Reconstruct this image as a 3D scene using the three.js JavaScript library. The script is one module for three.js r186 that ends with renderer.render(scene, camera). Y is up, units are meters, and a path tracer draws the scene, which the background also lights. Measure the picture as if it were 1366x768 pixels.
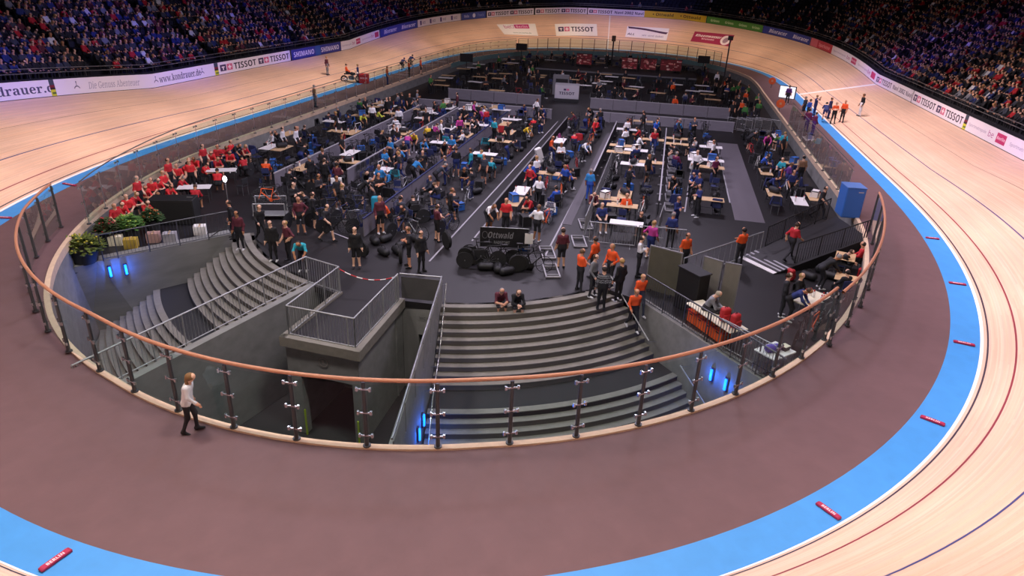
import * as THREE from 'three';
import { mergeGeometries, mergeVertices } from 'three/addons/utils/BufferGeometryUtils.js';
import { MarchingCubes } from 'three/addons/objects/MarchingCubes.js';
import { RoundedBoxGeometry } from 'three/addons/geometries/RoundedBoxGeometry.js';
import { RectAreaLightUniformsLib } from 'three/addons/lights/RectAreaLightUniformsLib.js';

// ---------------------------------------------------------------- camera, exposure
RectAreaLightUniformsLib.init();
const scene = new THREE.Scene();
scene.background = new THREE.Color(0x000000);
const renderer = new THREE.WebGLRenderer({ antialias: true });
renderer.toneMapping = THREE.LinearToneMapping;
renderer.toneMappingExposure = 1.0;
renderer.shadowMap.enabled = true;
const FOCAL = 900.577, PITCH = 0.432425, YAW = 0.20619, ROLL = 0.0430184;
const EYE = new THREE.Vector3(7.803, 9.638, 58.348);
const FWD = new THREE.Vector3(-Math.sin(YAW) * Math.cos(PITCH), -Math.sin(PITCH), -Math.cos(YAW) * Math.cos(PITCH));
const R0v = new THREE.Vector3(Math.cos(YAW), 0, -Math.sin(YAW));
const U0v = new THREE.Vector3().crossVectors(R0v, FWD);
const RGT = R0v.clone().multiplyScalar(Math.cos(ROLL)).addScaledVector(U0v, Math.sin(ROLL));
const UPV = U0v.clone().multiplyScalar(Math.cos(ROLL)).addScaledVector(R0v, -Math.sin(ROLL));
const camera = new THREE.PerspectiveCamera(2 * Math.atan(384 / FOCAL) * 180 / Math.PI, 1366 / 768, 0.1, 300);
camera.position.copy(EYE);
camera.up.copy(UPV);
camera.lookAt(EYE.clone().add(FWD));
// a pixel of the 1366 x 768 photograph meets the level plane at height y
function px(u, v, y = 0) {
  const d = FWD.clone().addScaledVector(RGT, (u - 683) / FOCAL).addScaledVector(UPV, (384 - v) / FOCAL);
  return EYE.clone().addScaledVector(d, (y - EYE.y) / d.y);
}
// a pixel meets the upright or sloping plane through a, b, c
function pxOn(u, v, a, b, c) {
  const d = FWD.clone().addScaledVector(RGT, (u - 683) / FOCAL).addScaledVector(UPV, (384 - v) / FOCAL), n = b.clone().sub(a).cross(c.clone().sub(a)).normalize();
  return EYE.clone().addScaledVector(d, a.clone().sub(EYE).dot(n) / d.dot(n));
}
function toPixel(p) {
  const d = p.clone().sub(EYE), z = d.dot(FWD);
  return [683 + FOCAL * d.dot(RGT) / z, 384 - FOCAL * d.dot(UPV) / z, z];
}
// ---------------------------------------------------------------- the track's plan: two straights, two bends with easing curves
const STRAIGHT = 31.855, EASE = 0.8545, LAP = 250, BLUE_W = 0.82;
const BANK0 = 12 * Math.PI / 180, BANK1 = 41 * Math.PI / 180, TRACK_W = 7.0;
const QN = 1000, Q = [];
{
  const bend = (LAP - 2 * STRAIGHT) / 2, ds = LAP / 4 / QN, ks = [];
  let area = 0;
  for (let i = 0; i <= QN; i++) { ks.push(Math.min(1, Math.max(0, (i * ds - STRAIGHT / 2) / (EASE * bend / 2)))); if (i) area += (ks[i] + ks[i - 1]) / 2 * ds; }
  const kmax = Math.PI / 2 / area;
  let th = 0, x = 0, z = 0;
  Q.push({ x, z, th, k: 0 });
  for (let i = 1; i <= QN; i++) {
    const t2 = th + (ks[i] + ks[i - 1]) / 2 * kmax * ds, tm = (th + t2) / 2;
    x -= Math.sin(tm) * ds; z += Math.cos(tm) * ds; th = t2;
    Q.push({ x, z, th, k: ks[i] });
  }
  const xe = x; for (const q of Q) q.x -= xe;
}
// point of the track's inner edge at lap distance s (0 = middle of the home straight), outward normal, bend strength
function lap(s) {
  s = ((s % LAP) + LAP) % LAP;
  const quad = Math.floor(s / (LAP / 4)) % 4; let t = s - quad * LAP / 4; if (quad % 2) t = LAP / 4 - t;
  const f = t / (LAP / 4) * QN, i = Math.min(QN - 1, Math.floor(f)), a = f - i, A = Q[i], B = Q[i + 1];
  const L = (p, q) => p + (q - p) * a, sx = quad === 1 || quad === 2 ? -1 : 1, sz = quad >= 2 ? -1 : 1, th = L(A.th, B.th);
  return { x: sx * L(A.x, B.x), z: sz * L(A.z, B.z), nx: sx * Math.cos(th), nz: sz * Math.sin(th), k: L(A.k, B.k) };
}
const bankOf = (k) => BANK0 + (BANK1 - BANK0) * k;
// w metres up the banking from the inner edge (negative: on the level), h metres off the surface
function onTrack(s, w, h = 0) {
  const q = lap(s), a = w > 0 ? bankOf(q.k) : 0, o = w * Math.cos(a) - h * Math.sin(a);
  return new THREE.Vector3(q.x + q.nx * o, w * Math.sin(a) + h * Math.cos(a), q.z + q.nz * o);
}
const KERB = [[0, 3.45], [0.3, 3.3], [0.55, 3.78], [0.8, 4.25], [1, 4.65]];
const kerbOff = (k) => { for (let i = 1; i < KERB.length; i++) if (k <= KERB[i][0] + 1e-9) { const [a, p] = KERB[i - 1], [b, q] = KERB[i], t = (k - a) / (b - a); return -(p + (q - p) * t); } return -4.65; };
function kerb(s, extra = 0, y = 0) { const q = lap(s), o = kerbOff(q.k) + extra; return new THREE.Vector3(q.x + q.nx * o, y, q.z + q.nz * o); }
function outerEdge(s, out = 0, up = 0) { const q = lap(s), a = bankOf(q.k), o = TRACK_W * Math.cos(a) + out; return new THREE.Vector3(q.x + q.nx * o, TRACK_W * Math.sin(a) + up, q.z + q.nz * o); }
function nearestS(fn, x, z, lo = 0, hi = LAP) { let b = lo, bd = 1e9; for (let s = lo; s <= hi; s += 0.05) { const p = fn(s), d = (p.x - x) ** 2 + (p.z - z) ** 2; if (d < bd) { bd = d; b = s; } } return b; }
// lap distance and width on the banking under a pixel
function pixelOnTrack(u, v, lo, hi, wlo = 0, whi = TRACK_W) {
  let best = [0, 0], bd = 1e9, s0 = lo, s1 = hi, w0 = wlo, w1 = whi;
  for (let pass = 0; pass < 6; pass++) {
    const ds = (s1 - s0) / 40, dw = (w1 - w0) / 14;
    for (let s = s0; s <= s1 + 1e-9; s += ds) for (let w = w0; w <= w1 + 1e-9; w += dw || 1) {
      const p = toPixel(onTrack(s, w)), d = (p[0] - u) ** 2 + (p[1] - v) ** 2;
      if (p[2] > 0 && d < bd) { bd = d; best = [s, w]; }
      if (!dw) break;
    }
    s0 = best[0] - 2 * ds; s1 = best[0] + 2 * ds; w0 = Math.max(wlo, best[1] - 2 * dw); w1 = Math.min(whi, best[1] + 2 * dw);
  }
  return best;
}
// lap distance where the foot of the boards passes a pixel column
function boardS(u, lo, hi) { let b = lo, bd = 1e9; for (let s = lo; s <= hi; s += 0.05) { const p = toPixel(outerEdge(s)), d = Math.abs(p[0] - u); if (p[2] > 0 && d < bd) { bd = d; b = s; } } return b; }

// ---------------------------------------------------------------- helpers
let seed = 20170227;
const rnd = () => { seed = (seed + 0x6d2b79f5) | 0; let t = Math.imul(seed ^ (seed >>> 15), 1 | seed); t = (t + Math.imul(t ^ (t >>> 7), 61 | t)) ^ t; return ((t ^ (t >>> 14)) >>> 0) / 4294967296; };
const rr = (a, b) => a + (b - a) * rnd();
const pick = (l) => l[Math.floor(rnd() * l.length)];
const taken = {};
function numbered(name) { const n = taken[name] = (taken[name] ?? -1) + 1; return n ? name + '_' + String(n).padStart(3, '0') : name; }
const V = (x, y, z) => new THREE.Vector3(x, y, z);
function tag(o, label, category, group, kind) { Object.assign(o.userData, { label }); if (category) o.userData.category = category; if (group) o.userData.group = group; if (kind) o.userData.kind = kind; return o; }
function mesh(name, geo, mat, parent) {
  const m = new THREE.Mesh(geo, mat); m.name = parent ? name : numbered(name); m.castShadow = m.receiveShadow = true;
  (parent ?? scene).add(m); return m;
}
function thing(name, label, category, pos = [0, 0, 0], turn = 0, group) {
  const g = new THREE.Group(); g.name = numbered(name); g.position.set(...(pos.isVector3 ? pos.toArray() : pos)); g.rotation.y = turn; scene.add(g);
  return tag(g, label, category, group);
}
function copyOf(src, label, pos, turn, group) {
  const c = src.clone(); c.name = numbered(src.name.replace(/_\d{3}$/, '')); c.position.set(...(pos.isVector3 ? pos.toArray() : pos)); c.rotation.set(0, turn, 0); c.userData = { ...src.userData, label }; if (group) c.userData.group = group; else delete c.userData.group;
  scene.add(c); return c;
}
function structure(name, geo, mat, parent) { const m = mesh(name, geo, mat, parent); if (!parent) m.userData.kind = 'structure'; return m; }
const box = (w, h, d, x = 0, y = 0, z = 0, ry = 0) => { const g = new THREE.BoxGeometry(w, h, d); if (ry) g.rotateY(ry); return g.translate(x, y, z); };
const rbox = (w, h, d, x = 0, y = 0, z = 0, r = 0.02) => new RoundedBoxGeometry(w, h, d, 2, Math.min(r, w / 2.1, h / 2.1, d / 2.1)).translate(x, y, z);
function bar(a, b, r, seg = 6, r2 = r) {
  const d = b.clone().sub(a), l = d.length(), g = new THREE.CylinderGeometry(r2, r, l, seg);
  g.applyQuaternion(new THREE.Quaternion().setFromUnitVectors(V(0, 1, 0), d.normalize()));
  return g.translate((a.x + b.x) / 2, (a.y + b.y) / 2, (a.z + b.z) / 2);
}
const merge = (l) => { const c = l.map((g) => { const n = g.index ? g.toNonIndexed() : g; for (const k of Object.keys(n.attributes)) if (!['position', 'normal', 'uv'].includes(k)) n.deleteAttribute(k); if (!n.attributes.uv) n.setAttribute('uv', new THREE.BufferAttribute(new Float32Array(n.attributes.position.count * 2), 2)); return n; }); return mergeGeometries(c); };
const tube = (pts, r, seg = 6, n = pts.length * 2) => new THREE.TubeGeometry(new THREE.CatmullRomCurve3(pts), n, r, seg);
// sweep a cross-section along the lap; profile(s) gives [Vector3...]; uv in metres
function sweep(s0, s1, step, profile, closed = false) {
  const n = Math.max(1, Math.ceil((s1 - s0) / step)), pos = [], uv = [], idx = []; let m = 0;
  for (let i = 0; i <= n; i++) {
    const s = s0 + (s1 - s0) * i / n, pr = profile(s); m = pr.length; let d = 0;
    for (let j = 0; j < m; j++) { if (j) d += pr[j].distanceTo(pr[j - 1]); pos.push(pr[j].x, pr[j].y, pr[j].z); uv.push(s, d); }
  }
  for (let i = 0; i < n; i++) for (let j = 0; j < m - 1; j++) { const a = i * m + j, b = a + 1, c = a + m, e = c + 1; idx.push(a, b, c, b, e, c); }
  const g = new THREE.BufferGeometry(); g.setAttribute('position', new THREE.Float32BufferAttribute(pos, 3)); g.setAttribute('uv', new THREE.Float32BufferAttribute(uv, 2)); g.setIndex(idx);
  const f = g.toNonIndexed(); f.computeVertexNormals(); return smooth(f);
}
function smooth(f) { const g = mergeVertices(f.deleteAttribute('normal'), 1e-4); g.computeVertexNormals(); return g; }
// flat-shaded closed strip for box-like sweeps
function sweepFlat(s0, s1, step, profile) { const n = Math.max(1, Math.ceil((s1 - s0) / step)), pos = [], uv = []; let prev = profile(s0);
  for (let i = 1; i <= n; i++) { const s = s0 + (s1 - s0) * i / n, sp = s0 + (s1 - s0) * (i - 1) / n, cur = profile(s); let d = 0;
    for (let j = 0; j < cur.length - 1; j++) { const d2 = d + cur[j].distanceTo(cur[j + 1]), T = [[prev[j], sp, d], [prev[j + 1], sp, d2], [cur[j], s, d], [prev[j + 1], sp, d2], [cur[j + 1], s, d2], [cur[j], s, d]]; for (const [p, a, b] of T) { pos.push(p.x, p.y, p.z); uv.push(a, b); } d = d2; }
    prev = cur; }
  const g = new THREE.BufferGeometry(); g.setAttribute('position', new THREE.Float32BufferAttribute(pos, 3)); g.setAttribute('uv', new THREE.Float32BufferAttribute(uv, 2)); g.computeVertexNormals(); return g; }
// slab with a plan outline [[x, z]...], top at y, thickness t
function slab(outline, y, t) {
  const sh = new THREE.Shape(outline.map(([x, z]) => new THREE.Vector2(x, -z)));
  const g = new THREE.ExtrudeGeometry(sh, { depth: t, bevelEnabled: false }); g.rotateX(-Math.PI / 2); g.translate(0, y - t, 0); return g;
}
// solid with four corner columns: top a..d and bottom a..d (Vector3, in ring order)
function hexa(T, B) {
  const P = [], uv = [], q = (a, b, c, d) => { for (const p of [a, b, c, a, c, d]) { P.push(p.x, p.y, p.z); uv.push(p.x + p.z, p.y); } };
  q(T[0], T[1], T[2], T[3]); q(B[3], B[2], B[1], B[0]);
  for (let i = 0; i < 4; i++) { const j = (i + 1) % 4; q(T[i], B[i], B[j], T[j]); }
  const g = new THREE.BufferGeometry(); g.setAttribute('position', new THREE.Float32BufferAttribute(P, 3)); g.setAttribute('uv', new THREE.Float32BufferAttribute(uv, 2)); g.computeVertexNormals(); return g;
}
// upright wall between two plan points, its left face on the line, thickness t to the side of the normal (nx, nz)
function wallGeo(a, b, y0, y1, t, side = 1) {
  const d = V(b.x - a.x, 0, b.z - a.z).normalize(), n = V(d.z, 0, -d.x).multiplyScalar(t * side), at = (p, y, o) => V(p.x + (o ? n.x : 0), y, p.z + (o ? n.z : 0));
  const ring = (y) => [at(a, y, 0), at(b, y, 0), at(b, y, 1), at(a, y, 1)]; return side > 0 ? hexa(ring(y1), ring(y0)) : hexa(ring(y1).reverse(), ring(y0).reverse());
}
// block of a ring: radii r0..r1, angles a0..a1 (0 = towards +z), heights y0..y1
function arcBlock(cx, cz, r0, r1, a0, a1, y0, y1, seg) {
  const P = [], uv = [], at = (r, a, y) => V(cx + r * Math.sin(a), y, cz + r * Math.cos(a));
  const quad = (a, b, c, d) => { for (const p of [a, b, c, a, c, d]) { P.push(p.x, p.y, p.z); uv.push(p.x, p.z + p.y); } };
  for (let i = 0; i < seg; i++) {
    const p = a0 + (a1 - a0) * i / seg, q = a0 + (a1 - a0) * (i + 1) / seg;
    quad(at(r0, p, y1), at(r1, p, y1), at(r1, q, y1), at(r0, q, y1));
    quad(at(r1, p, y1), at(r1, p, y0), at(r1, q, y0), at(r1, q, y1));
    quad(at(r0, p, y1), at(r0, q, y1), at(r0, q, y0), at(r0, p, y0));
    quad(at(r0, p, y0), at(r0, q, y0), at(r1, q, y0), at(r1, p, y0));
  }
  quad(at(r0, a0, y1), at(r0, a0, y0), at(r1, a0, y0), at(r1, a0, y1)); quad(at(r1, a1, y1), at(r1, a1, y0), at(r0, a1, y0), at(r0, a1, y1));
  const g = new THREE.BufferGeometry(); g.setAttribute('position', new THREE.Float32BufferAttribute(P, 3)); g.setAttribute('uv', new THREE.Float32BufferAttribute(uv, 2)); g.computeVertexNormals(); return g;
}
// ---------------------------------------------------------------- procedural textures and materials
function noiseField(n, cells, oct = 4) {
  const g = []; for (let o = 0, c = cells; o < oct; o++, c *= 2) { const a = new Float32Array(c * c); for (let i = 0; i < a.length; i++) a[i] = rnd(); g.push([c, a]); }
  const out = new Float32Array(n * n);
  for (let y = 0; y < n; y++) for (let x = 0; x < n; x++) { let v = 0, w = 1, tw = 0; for (const [c, a] of g) { const fx = x / n * c, fy = y / n * c, i = Math.floor(fx), j = Math.floor(fy), u = fx - i, t = fy - j, su = u * u * (3 - 2 * u), st = t * t * (3 - 2 * t), A = (p, q) => a[(q % c) * c + p % c]; v += w * ((A(i, j) * (1 - su) + A(i + 1, j) * su) * (1 - st) + (A(i, j + 1) * (1 - su) + A(i + 1, j + 1) * su) * st); tw += w; w *= 0.55; } out[y * n + x] = v / tw; }
  return out;
}
function dataTex(w, h, fn, srgb = true) {
  const d = new Uint8Array(w * h * 4); for (let y = 0; y < h; y++) for (let x = 0; x < w; x++) { const c = fn(x, y), o = (y * w + x) * 4; d[o] = Math.max(0, Math.min(255, c[0])); d[o + 1] = Math.max(0, Math.min(255, c[1])); d[o + 2] = Math.max(0, Math.min(255, c[2])); d[o + 3] = 255; }
  const t = new THREE.DataTexture(d, w, h); t.wrapS = t.wrapT = THREE.RepeatWrapping; t.magFilter = THREE.LinearFilter; if (srgb) t.colorSpace = THREE.SRGBColorSpace; t.needsUpdate = true; return t;
}
const N256 = noiseField(256, 8, 5);
const woodTex = (() => { // 16 m x 3.52 m of pine strips laid along the lap
  const W = 1024, H = 704, planks = 88, cut = [], tone = [], hue = [];
  for (let p = 0; p < planks; p++) { cut.push(rnd()); tone.push([rr(0.96, 1.035), rr(0.96, 1.035), rr(0.96, 1.035), rr(0.96, 1.035)]); hue.push(rr(-5, 6)); }
  const speck = new Set(); for (let i = 0; i < 2600; i++) speck.add(Math.floor(rnd() * W) + ',' + Math.floor(rnd() * H));
  return dataTex(W, H, (x, y) => {
    const p = Math.floor(y / 8), seg = Math.floor(((x / W + cut[p]) % 1) * 4), edge = y % 8 === 0 ? 0.96 : 1;
    const g = 0.95 + 0.07 * N256[((y * 3) & 255) * 256 + (x >> 2 & 255)] + 0.05 * N256[((y >> 2) & 255) * 256 + (x >> 3 & 255)];
    const wear = 0.965 + 0.07 * N256[((y >> 2) & 255) * 256 + (x >> 2 & 255)], m = tone[p][seg] * edge * g * wear * (speck.has(x + ',' + y) ? 0.78 : 1);
    return [228 * m, (191 + hue[p] * 0.5) * m, (166 + hue[p]) * m];
  });
})();
woodTex.repeat.set(1 / 16, 1 / 3.52);
const mottle = (r, g, b, amp, rep, oct = N256) => { const t = dataTex(256, 256, (x, y) => { const m = 1 + amp * (oct[y * 256 + x] - 0.5) * 2; return [r * m, g * m, b * m]; }); t.repeat.set(rep, rep); return t; };
const std = (o) => new THREE.MeshStandardMaterial({ roughness: 0.7, ...o });
const plain = (c, rough = 0.7, metal = 0) => std({ color: c, roughness: rough, metalness: metal, side: THREE.DoubleSide });
const M = {
  wood: std({ map: woodTex, roughness: 0.5, side: THREE.DoubleSide }),
  apron: std({ map: mottle(104, 78, 82, 0.05, 0.35), roughness: 0.78, side: THREE.DoubleSide }),
  blueBand: std({ map: mottle(66, 148, 222, 0.03, 0.4), roughness: 0.6, side: THREE.DoubleSide }),
  blackLine: plain(0x3a2c3c, 0.6), redLine: plain(0x8e2f3c, 0.6), blueLine: plain(0x3c4480, 0.6), white: plain(0xe9e6e4, 0.6), paintWhite: plain(0xf2f0ee, 0.6),
  concrete: std({ map: mottle(128, 128, 126, 0.12, 0.35), roughness: 0.85, side: THREE.DoubleSide }),
  concreteDark: std({ map: mottle(74, 73, 74, 0.1, 0.35), roughness: 0.85, side: THREE.DoubleSide }),
  floor: std({ map: mottle(31, 29, 31, 0.14, 0.1), roughness: 0.5, side: THREE.DoubleSide }),
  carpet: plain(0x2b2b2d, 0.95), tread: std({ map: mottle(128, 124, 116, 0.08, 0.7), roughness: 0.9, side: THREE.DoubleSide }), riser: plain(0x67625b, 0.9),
  kerb: std({ map: mottle(212, 186, 160, 0.06, 0.8), roughness: 0.7, side: THREE.DoubleSide }),
  rail: plain(0xbd8468, 0.5), steel: plain(0x9a9c9f, 0.35, 0.8), steelDark: plain(0x5b5d60, 0.45, 0.7), chrome: plain(0xdddddd, 0.25, 0.9), galv: plain(0xa9abad, 0.5, 0.6),
  glass: new THREE.MeshPhysicalMaterial({ color: 0xdff2ee, roughness: 0.03, metalness: 0, transmission: 1, thickness: 0, ior: 1.45, side: THREE.DoubleSide }),
  black: plain(0x141416, 0.6), dark: plain(0x232327, 0.7), grey: plain(0x77767a, 0.7), greyLight: plain(0xa7a5ab, 0.7), partition: std({ map: mottle(122, 118, 128, 0.05, 0.6), roughness: 0.6, side: THREE.DoubleSide }),
  stand: plain(0x1c1c24, 0.9), seat: plain(0x191c2a, 0.7), roof: plain(0x3a3a3e, 0.95), wallDark: plain(0x303036, 0.95),
  bluePad: plain(0x2f66b5, 0.6), navy: plain(0x27305c, 0.6), plywood: std({ map: mottle(205, 172, 130, 0.08, 0.9), roughness: 0.6, side: THREE.DoubleSide }), cream: plain(0xe6dfc6, 0.6),
  red: plain(0xb5252b, 0.65), orange: plain(0xe8632a, 0.65), rubber: plain(0x1a1a1b, 0.8), skin: plain(0xd0a084, 0.6),
};
function canvasTex(w, h, draw) { const c = document.createElement('canvas'); c.width = w; c.height = h; draw(c.getContext('2d'), w, h); const t = new THREE.CanvasTexture(c); t.colorSpace = THREE.SRGBColorSpace; t.magFilter = THREE.LinearFilter; t.anisotropy = 8; return t; }
const printed = (w, h, draw, rough = 0.55) => std({ map: canvasTex(w, h, draw), roughness: rough, side: THREE.DoubleSide });
function fill(c, w, h, col) { c.fillStyle = col; c.fillRect(0, 0, w, h); }
function words(c, t, x, y, size, col, font = 'bold', fam = 'sans-serif', maxW) { c.font = `${font} ${size}px ${fam}`; c.fillStyle = col; c.textAlign = 'center'; c.textBaseline = 'middle'; if (maxW) c.fillText(t, x, y, maxW); else c.fillText(t, x, y); }
// ---------------------------------------------------------------- roof, walls, lamps of the hall
const FL = -1.0, LOW = -4.6, ROOF = 17.5;
{
  structure('ceiling', box(120, 0.4, 176, 0, ROOF + 0.2, 0), M.roof);
  structure('wall_left', box(0.4, 24, 176, -58, 6, 0), M.wallDark); structure('wall_right', box(0.4, 24, 176, 58, 6, 0), M.wallDark);
  structure('wall_far', box(116, 24, 0.4, 0, 6, -87), M.wallDark); structure('wall_near', box(116, 24, 0.4, 0, 6, 87), M.wallDark);
  structure('floor_foundation', box(120, 0.4, 176, 0, -5.6, 0), M.wallDark);
}
const lampGeo = merge([box(0.7, 0.3, 0.7, 0, 0.17, 0), box(0.06, 0.5, 0.06, 0.38, 0.3, 0), box(0.06, 0.5, 0.06, -0.38, 0.3, 0), box(0.82, 0.06, 0.1, 0, 0.55, 0)]);
function floodlight(pos, target, color, power, angle, pen, label, group, size = 14) {
  const t = thing('floodlight', label, 'floodlight', pos, 0, group), d = target.clone().sub(pos).normalize();
  t.quaternion.setFromUnitVectors(V(0, -1, 0), d);
  mesh('housing', lampGeo, M.black, t);
  mesh('lens', new THREE.CylinderGeometry(0.28, 0.28, 0.03, 20).translate(0, 0.0, 0), std({ color: 0x111111, emissive: color, emissiveIntensity: 4 }), t);
  const l = new THREE.SpotLight(color, power, 0, angle, pen, 2); l.name = 'beam'; l.position.copy(pos).addScaledVector(d, 0.06); l.target.position.copy(target); l.castShadow = true; l.shadow.radius = size; l.shadow.mapSize.set(1024, 1024);
  scene.add(l); scene.add(l.target); return l;
}
// ring of floodlights hung over the inner edge of the track, aimed at the boards
for (let i = 0; i < 36; i++) {
  const s = i * LAP / 36 + 3, q = lap(s), a = V(q.x - q.nx * 3, 15.2, q.z - q.nz * 3), back = q.x < -8 && Math.abs(q.z) < 42, b = onTrack(s, back ? 1.6 : 2.0);
  const home = q.x > 8 && q.z > -30 && q.z < 45 ? 1 : 0, far = q.z < -20 ? 0.7 : q.z > 36 ? 0.75 : 1;
  floodlight(a, b, home ? 0xffe6e8 : q.z < -30 ? 0xffd8ba : 0xffe0d0, 560 * far * (home ? 1.22 : 0.8), back ? 0.52 : 0.57, 1, 'white floodlight hung from the roof above the inner edge of the track', 'track floodlights', 20);
}
// soft work lights over the infield
for (const [x, z, p] of [[-8, 33, 0.5], [0, 33, 0.5], [9, 30, 0.7], [-7, 14, 0.55], [0, 16, 0.75], [9, 14, 0.8], [0, -1, 0.35], [0, -20, 0.3], [-5, 46, 0.75], [6, 46, 0.75]]) {
  const t = thing('panel_lamp', 'square white panel lamp hung from the roof over the infield', 'lamp', [x, 15, z], 0, 'infield panel lamps');
  mesh('housing', box(2.2, 0.12, 2.2, 0, 0.09, 0), M.black, t);
  mesh('diffuser', box(2.0, 0.02, 2.0, 0, 0.02, 0), std({ color: 0x222222, emissive: 0xe8e2ff, emissiveIntensity: 1.2 }), t);
  const l = new THREE.RectAreaLight(z > 40 ? 0xfff4ec : 0xeee0fa, 150 * p, 2, 2); l.position.set(x, 14.98, z); l.lookAt(x, 0, z); scene.add(l);
}
// stage lamps colouring the stands
for (const [x, z, tx, ty, tz, c, p, an] of [[-14, 30, -32, 3, 27, 0x2414ff, 430, 0.4], [-14, 12, -32, 3, 12, 0x2010ff, 480, 0.4], [-14, -4, -32, 3, -4, 0x2414ff, 430, 0.4], [-12, -20, -30, 5, -26, 0x2818ff, 300, 0.5], [14, -14, 32, 4, -16, 0x7a50ff, 480, 0.45], [14, 6, 33, 4, 4, 0xffdfd0, 420, 0.5], [14, 18, 33, 4, 18, 0xc9a0ff, 420, 0.45], [4, -40, 0, 7, -62, 0x8080ff, 350, 0.7]])
  floodlight(V(x, 14.2, z), V(tx, ty, tz), c, p, an, 0.8, c === 0xffdfd0 ? 'warm stage lamp aimed at the crowd by the boards' : 'violet stage lamp aimed from the roof at the stands', 'stage lamps', 10);

// ---------------------------------------------------------------- track
{
  const track = structure('track', sweep(0, LAP, 0.5, (s) => { const l = []; for (let i = 0; i <= 14; i++) l.push(onTrack(s, TRACK_W * i / 14)); return l; }), M.wood);
  tag(track, 'pale pine cycling track with steeply banked bends', null, null, 'structure');
  const line = (name, w, wid, m, s0 = 0, s1 = LAP) => mesh(name, sweep(s0, s1, 0.5, (s) => [onTrack(s, w - wid / 2, 0.004), onTrack(s, w + wid / 2, 0.004)]), m, track);
  line('measuring_line', 0.2, 0.05, M.blackLine); line('sprinters_line', 0.9, 0.05, M.redLine); line('stayers_line', 2.5, 0.05, M.blueLine); line('edge_strip', 0.045, 0.09, M.paintWhite);
  line('upper_line', 4.6, 0.02, M.blackLine);
  const [sf] = pixelOnTrack(1080, 124, 225, 250), w0 = -BLUE_W;
  mesh('finish_line', sweep(sf - 0.32, sf + 0.32, 0.16, (s) => { const l = []; for (let i = 0; i <= 12; i++) l.push(onTrack(s, TRACK_W * i / 12, 0.006)); return l; }), M.paintWhite, track);
  const [sp] = pixelOnTrack(812, 45, 180, 200);
  mesh('bend_line', sweep(sp - 0.06, sp + 0.06, 0.06, (s) => { const l = []; for (let i = 0; i <= 12; i++) l.push(onTrack(s, TRACK_W * i / 12, 0.006)); return l; }), M.paintWhite, track);
  const band = structure('blue_band', sweep(0, LAP, 0.5, (s) => { const q = lap(s); return [V(q.x - q.nx * BLUE_W, 0.002, q.z - q.nz * BLUE_W), V(q.x, 0.002, q.z)]; }), M.blueBand);
  const ap = structure('apron', sweep(0, LAP, 0.5, (s) => { const q = lap(s), l = [], a = kerbOff(q.k); for (let i = 0; i <= 4; i++) { const o = a + (-BLUE_W - a) * i / 4; l.push(V(q.x + q.nx * o, 0, q.z + q.nz * o)); } return l; }), M.apron);
  structure('trim_kerb', sweepFlat(0, LAP, 0.5, (s) => [kerb(s, 0, -0.25), kerb(s, 0, 0.05), kerb(s, 0.16, 0.05), kerb(s, 0.16, 0)]), M.kerb);
  // wall under the apron: down to the infield, and to the lower floor at the stairs
  structure('wall_apron', sweepFlat(-125, 125, 0.5, (s) => { const q = lap(s), y = q.z > 37.5 ? LOW : FL; return [kerb(s, 0.02, -0.0), kerb(s, 0.02, y - 0.3), kerb(s, 0.3, y - 0.3), kerb(s, 0.3, 0)]; }).translate(0, -0.01, 0), M.concrete);
  structure('floor_under_track', sweepFlat(0, LAP, 1, (s) => [onTrack(s, 0, -0.05), onTrack(s, TRACK_W + 0.1, -0.12), outerEdge(s, 0.1, -6.0 - 0), ]), M.wallDark);
}
structure('wall_far_parapet', sweepFlat(146, 213, 0.5, (s) => [kerb(s, -0.03, 0.06), kerb(s, -0.03, -0.5), kerb(s, 0.05, -0.5)]), std({ map: mottle(120, 158, 158, 0.06, 0.5), roughness: 0.5, side: THREE.DoubleSide }));
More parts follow.
